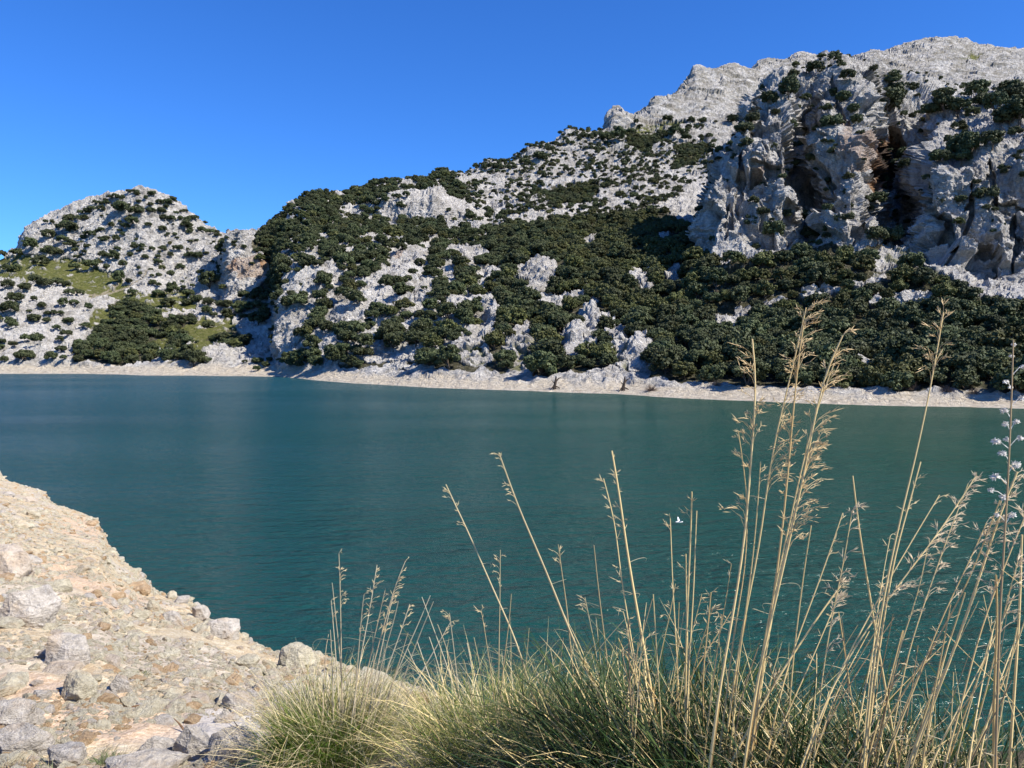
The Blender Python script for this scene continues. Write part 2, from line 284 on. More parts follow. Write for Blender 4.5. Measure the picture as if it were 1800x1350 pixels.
# ------------------------------------------------------------------ far hills
# columns: photo x of the column -> (distance, photo y) knots along it
shore = lambda y: H/(math.tan(PITCH+math.atan((y-675)/F_PX)))
MCOL = {
 -700: [(330, 658), (345, 640), (420, 560), (500, 500), (600, 440), (700, 420)],
 -250: [(345, 657), (357, 643), (410, 570), (470, 505), (540, 470), (620, 445), (660, 440)],
 0: [(347, 657), (358, 643), (400, 590), (440, 530), (470, 505), (540, 478), (600, 458)],
 30: [(347, 657), (358, 643), (400, 590), (440, 525), (480, 500), (545, 472), (570, 450), (600, 440)],
 60: [(347, 657), (358, 642), (400, 590), (440, 525), (490, 490), (550, 455), (572, 410), (600, 395)],
 105: [(345, 657), (357, 642), (400, 590), (440, 540), (490, 500), (545, 460), (572, 405), (600, 380)],
 150: [(342, 657), (354, 642), (400, 595), (450, 545), (500, 505), (540, 465), (570, 395), (600, 357)],
 200: [(338, 658), (350, 643), (400, 595), (450, 548), (500, 508), (535, 465), (567, 385), (600, 345)],
 250: [(332, 660), (344, 645), (400, 592), (450, 545), (490, 512), (530, 455), (565, 375), (592, 334)],
 285: [(328, 660), (340, 645), (400, 592), (450, 548), (490, 517), (530, 465), (565, 390), (590, 345)],
 330: [(325, 660), (338, 645), (400, 590), (450, 553), (490, 520), (530, 475), (565, 415), (590, 377)],
 385: [(320, 661), (335, 646), (390, 605), (450, 555), (482, 520), (508, 478), (550, 437), (590, 411)],
 400: [(319, 661), (334, 646), (390, 605), (440, 565), (468, 520), (480, 450), (492, 407), (560, 440), (600, 412)],
 425: [(318, 661), (332, 646), (390, 602), (440, 562), (466, 520), (480, 450), (492, 404), (560, 440), (600, 410)],
 460: [(316, 662), (330, 647), (390, 598), (440, 555), (466, 515), (482, 460), (500, 425), (560, 425), (620, 406)],
 484: [(314, 662), (328, 647), (380, 600), (430, 560), (466, 515), (486, 465), (505, 440), (560, 420), (650, 398)],
 497: [(312, 663), (320, 652), (335, 600), (352, 545), (380, 500), (430, 455), (500, 430), (560, 412), (650, 392)],
 520: [(302, 665), (311, 652), (328, 600), (345, 550), (372, 490), (410, 452), (480, 420), (600, 378), (650, 366)],
 545: [(290, 668), (300, 655), (322, 600), (345, 545), (372, 485), (410, 445), (480, 415), (600, 362), (645, 351)],
 580: [(272, 671), (285, 656), (312, 600), (340, 545), (372, 482), (410, 442), (500, 410), (600, 364), (640, 347)],
 620: [(262, 674), (275, 659), (305, 600), (338, 540), (375, 482), (412, 442), (500, 408), (580, 385), (595, 360), (660, 345)],
 680: [(250, 677), (262, 662), (298, 595), (338, 532), (378, 480), (420, 440), (500, 412), (565, 398), (580, 355), (650, 335), (680, 322)],
 760: [(228, 682), (240, 668), (282, 600), (330, 532), (380, 480), (430, 442), (500, 410), (562, 398), (572, 352), (640, 350), (700, 324)],
 775: [(226, 682), (239, 668), (281, 600), (330, 531), (380, 480), (430, 442), (500, 410), (562, 398), (575, 360), (640, 350), (720, 312)],
 860: [(218, 685), (230, 668), (278, 592), (330, 525), (382, 475), (440, 435), (520, 405), (600, 388), (690, 345), (770, 290)],
 930: [(211, 687), (224, 668), (270, 590), (330, 512), (390, 465), (460, 422), (560, 388), (680, 342), (780, 295), (830, 264)],
 1000: [(205, 690), (216, 671), (260, 595), (320, 518), (400, 452), (480, 412), (600, 372), (750, 305), (850, 255), (900, 237)],
 1070: [(200, 692), (212, 673), (258, 595), (320, 512), (400, 447), (480, 407), (600, 367), (760, 295), (870, 245), (930, 234), (1000, 232)],
 1080: [(199, 692), (211, 673), (258, 594), (320, 512), (400, 446), (480, 406), (600, 366), (760, 293), (870, 243), (930, 231), (948, 200), (1000, 193)],
 1140: [(192, 696), (205, 675), (255, 592), (320, 507), (400, 438), (490, 395), (610, 358), (760, 292), (880, 240), (980, 222), (1040, 200), (1080, 188)],
 1150: [(191, 697), (204, 676), (255, 592), (320, 506), (400, 437), (490, 394), (610, 357), (760, 292), (880, 240), (980, 222), (1040, 195), (1060, 178), (1100, 172)],
 1200: [(185, 700), (198, 678), (250, 592), (320, 505), (400, 433), (500, 388), (620, 352), (760, 293), (890, 240), (1010, 210), (1120, 168), (1180, 158)],
 1222: [(183, 701), (196, 679), (250, 592), (320, 505), (400, 432), (500, 388), (620, 352), (760, 293), (890, 240), (1010, 210), (1150, 150), (1200, 122)],
 1280: [(177, 703), (190, 682), (245, 596), (315, 512), (400, 436), (500, 394), (620, 351), (760, 292), (895, 240), (1030, 205), (1180, 150), (1260, 114)],
 1330: [(172, 705), (184, 684), (240, 600), (310, 520), (400, 440), (500, 400), (620, 350), (760, 290), (900, 240), (1050, 200), (1250, 140), (1400, 110)],
 1400: [(165, 708), (177, 686), (232, 605), (300, 525), (400, 450), (520, 400), (700, 320), (900, 240), (1050, 200), (1250, 135), (1450, 94)],
 1500: [(160, 711), (171, 688), (222, 610), (290, 525), (400, 460), (520, 400), (700, 310), (900, 240), (1050, 200), (1300, 135), (1550, 100)],
 1570: [(158, 713), (168, 688), (218, 610), (285, 520), (400, 450), (520, 390), (700, 300), (900, 235), (1100, 180), (1400, 110), (1600, 84)],
 1635: [(156, 714), (165, 690), (215, 610), (280, 520), (400, 440), (520, 380), (700, 290), (900, 225), (1100, 175), (1400, 105), (1600, 70)],
 1690: [(154, 715), (163, 690), (212, 610), (280, 520), (400, 430), (520, 370), (700, 280), (900, 215), (1100, 170), (1400, 110), (1600, 75)],
 1705: [(154, 715), (163, 690), (212, 610), (280, 520), (400, 430), (520, 370), (700, 280), (900, 215), (1100, 170), (1400, 112), (1600, 84)],
 1800: [(151, 718), (160, 692), (210, 610), (280, 520), (400, 420), (520, 350), (700, 270), (900, 205), (1100, 165), (1400, 115), (1600, 88)],
 2300: [(140, 728), (150, 700), (205, 610), (280, 510), (400, 380), (520, 320), (700, 240), (900, 190), (1200, 130), (1600, 100)],
 3100: [(120, 745), (130, 720), (205, 610), (280, 500), (400, 360), (700, 230), (1200, 140), (1600, 110)],
}
LOW = [(280, 900), (400, 900), (2000, 900)]
CCOL = {
 1205: LOW,
 1222: [(290, 520), (335, 462), (345, 440), (360, 425), (420, 430)],
 1240: [(290, 500), (330, 440), (338, 400), (350, 370), (380, 355), (430, 370)],
 1256: [(288, 500), (328, 435), (336, 370), (345, 310), (370, 285), (430, 280)],
 1300: [(286, 500), (322, 440), (332, 385), (342, 330), (352, 280), (380, 235), (420, 225), (450, 225)],
 1340: [(284, 505), (318, 445), (328, 390), (340, 345), (346, 270), (370, 200), (410, 148), (440, 145)],
 1375: [(282, 505), (316, 445), (324, 395), (332, 310), (350, 230), (375, 180), (415, 125), (440, 122)],
 1395: [(282, 505), (320, 445), (350, 400), (372, 300), (380, 240), (392, 180), (420, 118), (440, 114)],
 1425: [(280, 505), (322, 450), (362, 400), (380, 300), (386, 240), (395, 180), (420, 115), (440, 108)],
 1440: [(280, 505), (312, 445), (326, 400), (336, 330), (356, 230), (380, 180), (420, 112), (440, 104)],
 1468: [(278, 505), (308, 445), (320, 380), (330, 320), (346, 240), (370, 180), (410, 115), (440, 100)],
 1495: [(276, 500), (304, 440), (314, 370), (324, 310), (336, 250), (365, 185), (410, 120), (440, 103)],
 1520: [(276, 500), (302, 440), (314, 400), (326, 350), (350, 255), (370, 190), (410, 125), (445, 106)],
 1540: [(274, 498), (306, 445), (335, 425), (365, 395), (398, 350), (408, 250), (414, 200), (430, 140), (450, 113)],
 1575: [(272, 498), (308, 445), (345, 430), (375, 395), (405, 345), (416, 260), (422, 215), (440, 160), (470, 130)],
 1605: [(268, 500), (306, 450), (340, 425), (368, 380), (396, 320), (408, 265), (418, 215), (450, 170), (490, 140)],
 1630: [(264, 505), (294, 455), (308, 400), (326, 340), (344, 305), (372, 275), (410, 220), (440, 175), (500, 148)],
 1645: [(262, 508), (284, 460), (292, 400), (300, 310), (312, 292), (345, 272), (400, 215), (440, 180), (510, 152)],
 1700: [(258, 520), (284, 475), (292, 400), (302, 305), (316, 282), (360, 250), (400, 205), (450, 182), (520, 165)],
 1760: [(255, 530), (278, 500), (286, 420), (296, 300), (310, 258), (360, 215), (400, 185), (460, 165), (520, 160)],
 1810: [(252, 535), (272, 510), (282, 420), (294, 285), (308, 232), (360, 190), (400, 165), (460, 152), (520, 150)],
 2300: [(250, 540), (272, 500), (290, 380), (300, 250), (320, 190), (380, 150), (460, 120), (540, 110)],
 3100: [(250, 540), (272, 500), (290, 380), (300, 250), (320, 190), (380, 150), (460, 120), (540, 110)],
}
YG = np.concatenate([np.linspace(90, 700, 1500), np.linspace(701, 2600, 700)])
def layer(cols, drop, start):
    us, Z = [], []
    for x in sorted(cols):
        k = cols[x]; d = [q[0] for q in k]; z = [float(zray(q[1], q[0])) for q in k]
        if start: d[0] = shore(k[0][1]) if abs(shore(k[0][1])-d[0]) < 40 else d[0]; z[0] = 0.0
        if start: d = [d[0]-40]+d; z = [-6.0]+z
        else: d = [d[0]-60]+d; z = [z[0]-50]+z
        d.append(d[-1]+900); z.append(z[-1]-900*drop)
        if start and d[2] <= d[1]: d[2] = d[1]+8
        us.append(ucol(x, 400)); Z.append(np.interp(YG, d, z))
    return np.array(us), np.array(Z)
NCOL, NROW = 1500, 820
U = np.concatenate([np.linspace(-1.3, -.72, 60, endpoint=False), np.linspace(-.72, .72, NCOL-120), np.linspace(.72, 1.6, 61)[1:]]); NCOL = len(U)
def spread(cols, drop, start):
    us, Z = layer(cols, drop, start); i = np.clip(np.searchsorted(us, U)-1, 0, len(us)-2); t = np.clip((U-us[i])/(us[i+1]-us[i]), 0, 1)
    return Z[i]*(1-t)[:, None]+Z[i+1]*t[:, None]
ZM = spread(MCOL, .25, True); ZC = spread(CCOL, .6, False)
ker = np.exp(-np.linspace(-2, 2, 7)**2); ker /= ker.sum()
ZM = np.apply_along_axis(lambda a: np.convolve(np.pad(a, 3, 'edge'), ker, 'valid'), 0, ZM)
ZZ = np.maximum(ZM, ZC); CL = (ZC > ZM).astype(float)
# rows of the sheet spaced evenly as steps of slope
dz = np.diff(ZZ, axis=1); dy = np.diff(YG)[None]; y0 = YG[None, :-1]
ang = (ZZ-H)/YG[None]; vis = np.diff(np.maximum.accumulate(ang, axis=1), axis=1)
wgt = vis*620+np.abs(dz)/y0*25+dy/y0*35+.001
cum = np.concatenate([np.zeros((NCOL, 1)), np.cumsum(wgt, axis=1)], 1); cum /= cum[:, -1:]
# smooth the spacing between neighbouring columns
k2 = np.ones(9)/9; cum = np.apply_along_axis(lambda a: np.convolve(np.pad(a, 4, 'edge'), k2, 'valid'), 0, cum)
T = np.linspace(0, 1, NROW); YY = np.empty((NCOL, NROW)); ZR = np.empty_like(YY); CLR = np.empty_like(YY)
for i in range(NCOL):
    YY[i] = np.interp(T, cum[i], YG); ZR[i] = np.interp(YY[i], YG, ZZ[i]); CLR[i] = np.interp(YY[i], YG, CL[i])
P = np.stack([U[:, None]*YY, YY, ZR], -1)
def gnormals(P):
    a = np.gradient(P, axis=0); b = np.gradient(P, axis=1); n = np.cross(a, b); n /= np.linalg.norm(n, axis=-1)[..., None]+1e-9
    return n*np.sign(n[..., 2:3]+1e-6)
Nn = gnormals(P)
# soften the normals so the displacement does not fold
for _ in range(4):
    Nn = (Nn+np.roll(Nn, 3, 0)+np.roll(Nn, -3, 0)+np.roll(Nn, 3, 1)+np.roll(Nn, -3, 1))
    Nn /= np.linalg.norm(Nn, axis=-1)[..., None]+1e-9
Nf = Nn.reshape(-1, 3); Pf = P.reshape(-1, 3); cl = CLR.ravel(); Yf = Pf[:, 1]
PX, PY, _ = project(Pf)
# --- survey masks in photo coordinates, edges broken up with noise
warp = gnoise(Pf/np.array([14, 14, 10.]), 3)*14+gnoise(Pf/np.array([4.5, 4.5, 4.]), 4)*7
warp2 = gnoise(Pf/np.array([13, 13, 10.])+31, 5)*12+gnoise(Pf/np.array([4.5, 4.5, 4.])+9, 6)*6
QX, QY = PX+warp*.8, PY+warp2*.7
def inpoly(X, Y, poly):
    r = np.zeros(len(X), bool); n = len(poly)
    for i in range(n):
        x1, y1 = poly[i]; x2, y2 = poly[(i+1) % n]
        if y1 == y2: continue
        c = ((Y < y1) != (Y < y2)) & (X < (x2-x1)*(Y-y1)/(y2-y1)+x1); r ^= c
    return r
def ell(X, Y, cx, cy, rx, ry, a=0):
    c, s = cos(radians(a)), sin(radians(a)); dx, dy = X-cx, Y-cy
    return ((dx*c+dy*s)/rx)**2+((-dx*s+dy*c)/ry)**2
def z2(l, ox, oy, s): return [(ox+q[0]/s, oy+q[1]/s)+tuple(v/s for v in q[2:4])+tuple(q[4:]) for q in l]
def pz(l, ox, oy, s): return [(ox+a/s, oy+b/s) for a, b in l]
FOREST = [(1.0, [(440, 428), (478, 396), (500, 380), (560, 330), (690, 305), (770, 300), (830, 352), (850, 400), (1000, 385), (1165, 372), (1235, 428), (1260, 470), (1400, 445), (1480, 440), (1570, 445), (1640, 480), (1700, 515), (1800, 545), (1900, 550), (2500, 520), (2500, 740), (1800, 694), (1600, 689), (1350, 684), (1150, 672), (1080, 660), (900, 660), (700, 655), (600, 645), (545, 560), (500, 480)]),
 (1.0, pz([(750, 820), (950, 850), (1040, 1000), (950, 1235), (450, 1225), (520, 1130), (680, 960)], 0, 300, 3.6)),
 (1.0, pz([(1040, 950), (1230, 900), (1250, 950), (1200, 1100), (1130, 1180), (1040, 1100)], 0, 300, 3.6)),
 (1.0, pz([(1290, 1050), (1500, 1000), (1600, 1100), (1500, 1160), (1380, 1110)], 0, 300, 3.6)),
 (1.0, pz([(1050, 1180), (1300, 1130), (1290, 1225), (1050, 1235)], 0, 300, 3.6)),
 (1.0, pz([(1600, 520), (1800, 560), (1800, 780), (1650, 800), (1640, 760), (1740, 640)], 0, 300, 3.6)),
 (.8, pz([(1400, 820), (1700, 800), (1720, 950), (1600, 980), (1500, 900)], 0, 300, 3.6)),
 (1.0, pz([(270, 850), (700, 800), (740, 850), (680, 950), (450, 970)], 850, 100, 3.6)),
 (1.0, pz([(1200, 560), (1420, 560), (1440, 640), (1330, 720), (1200, 720)], 850, 100, 3.6)),
 (.9, pz([(880, 500), (1180, 500), (1120, 580), (1000, 640), (880, 590)], 850, 100, 3.6)),
 (1.0, [(640, 400), (700, 395), (860, 400), (1010, 385), (1150, 370), (1170, 420), (640, 460)])]
SPARSE = [(.34, [(600, 345), (770, 320), (990, 235), (1075, 232), (1260, 240), (1255, 310), (1150, 375), (1000, 390), (850, 405), (690, 420)]),
 (.35, [(495, 480), (560, 470), (640, 560), (600, 640), (500, 655), (488, 560)]),
 (.42, [(500, 470), (540, 430), (700, 425), (860, 440), (900, 500), (860, 560), (800, 640), (600, 645), (500, 655), (488, 560)]),
 (.3, [(560, 352), (800, 330), (860, 400), (690, 420)]),
 (.16, [(60, 400), (250, 335), (385, 410), (480, 440), (380, 520), (230, 510), (130, 460)])]
ROCKS = (z2([(230, 285, 75, 16, -40), (530, 250, 50, 38), (660, 285, 50, 20), (810, 265, 42, 75), (1060, 225, 60, 65), (1170, 280, 65, 75), (960, 250, 60, 45), (960, 160, 25, 10), (430, 430, 35, 12), (280, 520, 100, 26), (560, 500, 70, 18, -30), (720, 460, 50, 18), (900, 520, 110, 45), (1030, 470, 40, 35), (1210, 490, 100, 32), (1280, 560, 35, 30), (1140, 615, 45, 55), (960, 605, 65, 55), (810, 640, 70, 36), (680, 700, 90, 42, -30), (740, 800, 95, 32), (970, 730, 65, 36, -40), (960, 830, 40, 14), (280, 680, 95, 55, -20), (430, 590, 65, 18, -20), (345, 820, 50, 110), (200, 900, 45, 110), (490, 730, 50, 90), (500, 890, 90, 40, -25), (1060, 890, 60, 18, -20), (1400, 870, 50, 85), (1330, 985, 90, 42, -40), (1270, 1120, 120, 60), (1600, 1050, 110, 90), (690, 1010, 48, 28, -40), (820, 1155, 80, 32, -25), (930, 1175, 50, 28), (750, 950, 30, 24), (1620, 640, 80, 36), (1080, 200, 240, 30, 12), (1300, 330, 90, 30)], 450, 300, 3.376)
 + z2([(380, 300, 95, 48), (230, 320, 50, 28), (340, 375, 50, 36), (450, 470, 95, 42), (590, 440, 65, 24, -20), (680, 85, 70, 24, -20), (1130, 80, 30, 40), (1000, 315, 70, 46), (1040, 380, 42, 28), (1210, 290, 52, 36), (1170, 475, 60, 13), (40, 570, 55, 90), (250, 660, 75, 24, -20), (310, 750, 75, 60), (250, 880, 120, 60, -30), (690, 570, 45, 30, 40), (780, 630, 45, 36, 40), (560, 700, 55, 60), (660, 720, 50, 55), (840, 700, 75, 34), (870, 790, 55, 40), (1020, 770, 65, 48, 40), (980, 880, 75, 80), (850, 870, 50, 55), (1560, 600, 130, 28), (1360, 590, 60, 18), (1650, 585, 45, 48), (1780, 520, 40, 14)], 850, 400, 3.6)
 + z2([(60, 20, 50, 40), (150, 180, 80, 40), (310, 50, 50, 60), (450, 110, 40, 50), (680, 50, 100, 60), (950, 235, 135, 50, -12), (820, 365, 90, 26, -20), (500, 440, 135, 26, -8), (200, 510, 80, 13, -10), (870, 490, 38, 40), (1000, 455, 80, 32), (1150, 440, 100, 30), (50, 590, 50, 28), (690, 530, 30, 18), (800, 880, 75, 24), (1780, 670, 30, 14), (1700, 290, 100, 130), (1700, 400, 90, 50), (1560, 300, 60, 90)], 1300, 400, 3.6))
def density(X, Y, cliff):
    D = np.zeros(len(X))
    for v, p in SPARSE: D = np.where(inpoly(X, Y, p), np.maximum(D, v), D)
    core = inpoly(X, Y, [(505, 472), (540, 440), (700, 432), (850, 440), (885, 490), (860, 560), (790, 630), (600, 640), (505, 650)])
    for v, p in FOREST: D = np.where(inpoly(X, Y, p) & ~core, v, D)
    core2 = inpoly(X, Y, [(490, 405), (560, 340), (690, 310), (775, 300), (870, 395), (860, 425), (640, 435), (520, 440)]); D = np.where(core2, .64, D)
    D = np.where(core, .66, D)
    D = np.where(cliff & (Y < 440), .14, D)
    for r in ROCKS:
        e = ell(X, Y, *r); D = np.where(e < 1.35, np.minimum(D, .05), D)
    return D
cb = cl > .5
D = density(QX, QY, cb); Zf0 = Pf[:, 2]
GR1 = [pz(p, 0, 300, 3.6) for p in ([(-400, 560), (160, 545), (440, 570), (700, 640), (830, 740), (760, 790), (600, 850), (540, 780), (200, 720), (-400, 700)], [(600, 880), (720, 870), (750, 930), (600, 1030), (560, 1000)], [(1200, 950), (1520, 920), (1480, 1010), (1300, 1140), (1090, 1170), (1130, 1040)], [(750, 780), (1180, 790), (1250, 880), (1000, 900), (740, 840)], [(960, 1040), (1060, 1040), (1040, 1160), (960, 1160)])] + [pz([(940, 465), (1250, 425), (1270, 460), (1100, 495), (960, 500)], 850, 100, 3.6), pz([(1390, 195), (1520, 175), (1500, 220), (1400, 230)], 1300, 50, 3.6)]
grass = np.zeros(len(Pf))
for p in GR1: grass = np.where(inpoly(QX, QY, p), 1, grass)
for r in z2([(310, 745, 85, 60), (260, 880, 110, 45), (870, 800, 80, 40), (850, 880, 50, 55)], 850, 400, 3.6)+z2([(1000, 210, 90, 30), (820, 330, 60, 25), (500, 440, 60, 20)], 1300, 400, 3.6)+z2([(1300, 1120, 90, 60), (1600, 1060, 90, 80)], 450, 300, 3.376):
    grass = np.where(ell(QX, QY, *r) < 1, np.maximum(grass, sstep(-.15, .25, gnoise(Pf/3.0, 41))*.8), grass)
grass *= sstep(-.62, -.35, gnoise(Pf/np.array([5, 5, 5.]), 11)+.3*gnoise(Pf/1.7, 12))
path = np.zeros(len(Pf))
def seg(X, Y, a, b, w):
    ax, ay = a; bx, by = b; t = np.clip(((X-ax)*(bx-ax)+(Y-ay)*(by-ay))/((bx-ax)**2+(by-ay)**2), 0, 1)
    return np.hypot(X-ax-t*(bx-ax), Y-ay-t*(by-ay)) < w
for a, b in [((580, 832), (660, 780)), ((660, 780), (750, 718)), ((410, 797), (640, 795)), ((640, 795), (750, 762)), ((750, 762), (850, 720)), ((850, 720), (965, 625))]:
    path = np.where(seg(PX, PY, *pz([a, b], 0, 300, 3.6), 1.5), .85, path)
stain_shade = np.zeros(len(Pf))
for r, s in [((1552, 290, 42, 58), 1), ((1500, 275, 22, 30, -30), .5), ((1345, 300, 50, 14), .2), ((445, 470, 40, 20), .45), ((462, 464, 12, 6), 1), ((410, 470, 12, 10), .7), ((700, 455, 10, 8), .4), ((1335, 305, 16, 8), .4), ((1485, 215, 6, 40, -10), .4)]:
    stain_shade = np.where(ell(QX, QY, *r) < 1, np.maximum(stain_shade, s), stain_shade)
cave = sstep(1.1, .7, ell(QX, QY, 1552, 292, 40, 56))*(Pf[:, 1] < 500)  # where the cave's shade is painted into the rock colour
bt = 1.15+1.4*sstep(200, 340, Yf)
beach = 1-sstep(0, 1.4, Zf0-bt+.9*gnoise(Pf/7, 21)+.5*gnoise(Pf/2.2, 22))
beach *= (Yf < 420)
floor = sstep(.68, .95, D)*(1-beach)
# --- relief
far = sstep(420, 900, Yf); S = lambda s: Pf/s
cliffw = sstep(.2, .8, cl)*(Pf[:, 2] > 40)
vert = np.array([1, 1, .5])
strata = np.stack([Pf[:, 0]*.75+Pf[:, 2]*.65, Pf[:, 1], (Pf[:, 2]*.75-Pf[:, 0]*.65)*2.0], 1)
def billow(P, s_): return np.abs(gnoise(P, s_))*2-.6
tilt = np.stack([Pf[:, 0]*.92+Pf[:, 2]*.38, Pf[:, 1], (Pf[:, 2]*.92-Pf[:, 0]*.38)*.55], 1)
D1 = (billow(tilt/32, 51)*6.0+ridged(tilt/15, 52)*2.2+ridged(S(3.6)*vert, 54)*.9+billow(S(1.7), 55)*.5+ridged(S(.95), 56)*.25)*cliffw
wob_ = np.stack([gnoise(S(6), 57), gnoise(S(6)+9, 58), gnoise(S(6)+17, 59)], 1)*.22
t2 = np.stack([Pf[:, 0]*.87+Pf[:, 2]*.5, Pf[:, 1]*.9, (Pf[:, 2]*.87-Pf[:, 0]*.5)*.5], 1); cm_ = cliffw > .02
fc = np.zeros(len(Pf)); fc[cm_] = facets(t2[cm_]/17+wob_[cm_], 3)*8.0+facets(t2[cm_]/7+wob_[cm_], 4)*2.3+facets(Pf[cm_]/2.9+wob_[cm_], 5)*.8
D1 += fc*cliffw*(1-.75*sstep(.45, .85, Nf[:, 2]))
rocky = (.45+.55*sstep(3, 9, Pf[:, 2]))*(1-floor*.65)*(1-grass*.75)*(1-.65*beach)
rest = (1-cliffw)*rocky
D1 += gnoise(S(45), 61)*3.2*(1-cliffw)*(1-beach)*(1-.5*grass)
D1 += rest*((1-.6*far)*(ridged(strata/16, 62)*1.7+ridged(strata/6.5, 63)*1.15)+ridged(S(2.9), 64)*.62*(1-.7*far)+ridged(S(1.35), 65)*.25*(1-far))
lay = Pf*np.array([.75, 1, 1.6])
rm = rest > .05; t3 = np.stack([Pf[:, 0]*.7+Pf[:, 2]*.7, Pf[:, 1], (Pf[:, 2]*.7-Pf[:, 0]*.7)*1.6], 1); fr = np.zeros(len(Pf))
fr[rm] = facets(t3[rm]/8+wob_[rm], 6)*1.2+facets(Pf[rm]/3.2+wob_[rm], 7)*.5
D1 += fr*rest*(1-.3*far)
fm = far*rest > .05; fr = np.zeros(len(Pf)); fr[fm] = facets(Pf[fm]*np.array([.6, 1, 1.6])/26, 8)*3.5; D1 += fr*far*rest
D1 += far*rest*(ridged(S(70), 71)*6+ridged(lay/30, 72)*2.6+billow(lay/12, 73)*1.3+ridged(S(7), 74)*.6)
amp = sstep(-1, 2.5, Pf[:, 2])
skyfade = 1.0
Pd = Pf+Nf*(D1*amp*skyfade)[:, None]
Pd[:, 2] += gnoise(S(np.array([3.2, 3.2, 3.2])), 81)*.35*beach*amp
for cx, cy, rx, ry, an_, dp in [(1552, 288, 44, 62, 0, 17), (1408, 345, 24, 64, 0, 11), (1402, 228, 13, 32, 15, 7), (1244, 405, 20, 48, 0, 9), (1350, 305, 34, 14, 0, 5), (1620, 400, 40, 70, -25, 8), (1722, 470, 26, 36, 0, 8), (1300, 330, 7, 52, 6, 6), (1374, 400, 7, 44, -4, 6), (1452, 310, 7, 60, -14, 6), (1478, 190, 6, 46, -18, 5), (1338, 210, 7, 44, 16, 5), (1500, 400, 7, 34, -8, 6), (1698, 370, 7, 54, 5, 6), (1742, 330, 7, 50, -8, 6), (1785, 430, 8, 50, 4, 6), (1655, 420, 7, 50, -6, 6), (1280, 400, 6, 40, 5, 5), (1768, 372, 34, 10, -8, 5)]:
    k = sstep(1.15, .75, ell(QX, QY, cx, cy, rx, ry, an_))*cb*(Yf < 480); Pd[:, 1] += dp*k; Pd[:, 0] += dp*k*Pf[:, 0]/Yf
# pinnacles and crags standing out of the wood
for cx, cy, rx, hgt in [(1040, 552, 22, 4.5), (1010, 600, 26, 3), (862, 540, 16, 5.5), (868, 575, 22, 4), (945, 478, 24, 3.0), (765, 350, 18, 7), (692, 362, 12, 7), (728, 372, 16, 4), (1120, 618, 22, 3.5), (720, 455, 34, 3), (1040, 510, 20, 2), (530, 520, 30, 3)]:
    e = ell(QX, QY, cx, cy+12, rx, rx*1.1); k = np.clip(1-e, 0, 1)*(np.abs(Yf-np.median(Yf[e < 1])) < 45) if (e < 1).any() else 0
    Pd[:, 2] += hgt*.75*k**.6*(.55+.9*np.abs(gnoise(Pf/3.5, 140)))
    floor = np.where((e < .9), 0, floor)
i, j = np.meshgrid(np.arange(NCOL-1), np.arange(NROW-1), indexing='ij'); a = (i*NROW+j).ravel()
Q = np.stack([a, a+NROW, a+NROW+1, a+1], -1)
hills = obj('hills', mesh('hills', Pd, Q, M_HILL, False, None, dict(beach=beach, grass=grass, floor=floor, stain_shade=stain_shade, path=path, cave=cave)))
tag(hills, kind='structure')

# depth buffer of the hills, 4 px cells
DX, DY, DD = project(Pd); CELL = 3
ok = (DX > -60) & (DX < 1860) & (DY > 0) & (DY < 760)
idx = np.nonzero(ok)[0]; bx = ((DX[idx]+60)//CELL).astype(int); by = (DY[idx]//CELL).astype(int); NB = 1920//CELL+2
key = by*NB+bx; o_ = np.lexsort((DD[idx], key)); ks = key[o_]; first = np.concatenate([[True], ks[1:] != ks[:-1]])
BUF = np.full(NB*260, -1); BUF[ks[first]] = idx[o_[first]]
def hit(x, y, full=False):
    for dy_ in (0, 1, -1, 2, 3, 4, 5, 6, 8, 10, 12):
        for dx_ in (0, 1, -1):
            bx_ = int((x+60)//CELL)+dx_; by_ = int(y//CELL)+dy_
            if 0 <= bx_ < NB and 0 <= by_ < 255:
                v = BUF[by_*NB+bx_]
                if v >= 0: return np.concatenate([Pd[v], DN[v]]) if full else Pd[v]
    return None

# ------------------------------------------------------------------ trees
def crown_arrays(rng, nclump, nleaf, flat=.72, leaf=.085, low=.12):
    c = rng.normal(size=(nclump*3, 3)); c /= np.linalg.norm(c, axis=1)[:, None]; c = c[c[:, 2] > -.35][:nclump]; nclump = len(c)
    lob = 1+.22*np.array([gnoise(q[None]*1.7+rng.uniform(0, 0.01), int(7+rng.integers(0, 3)))[0] for q in c])
    rr = rng.uniform(.45, .84, nclump)*lob; c = c*rr[:, None]; c[:, 2] = c[:, 2]*flat+flat*.62+low
    cr = rng.uniform(.17, .33, nclump); sh = rng.uniform(0, 1, nclump)
    k = np.repeat(np.arange(nclump), nleaf); d = rng.normal(size=(len(k), 3)); d /= np.linalg.norm(d, axis=1)[:, None]
    p = c[k]+d*(cr[k]*rng.uniform(.55, 1.08, len(k))**.6)[:, None]*np.array([1, 1, .8])
    nrm = d+rng.normal(size=d.shape)*.55; nrm /= np.linalg.norm(nrm, axis=1)[:, None]
    t = np.cross(nrm, rng.normal(size=d.shape)); t /= np.linalg.norm(t, axis=1)[:, None]; bt = np.cross(nrm, t)
    s = (leaf*rng.uniform(.55, 1.3, len(k)))[:, None]; t = t*s; bt = bt*s*.7
    V = np.stack([p-t, p-bt*.9, p+t, p+bt*.9], 1).reshape(-1, 3)
    shade = np.repeat(np.clip(sh[k]*.7+rng.uniform(0, .45, len(k)), 0, 1), 4)
    return V, np.arange(len(V)).reshape(-1, 4), shade, c
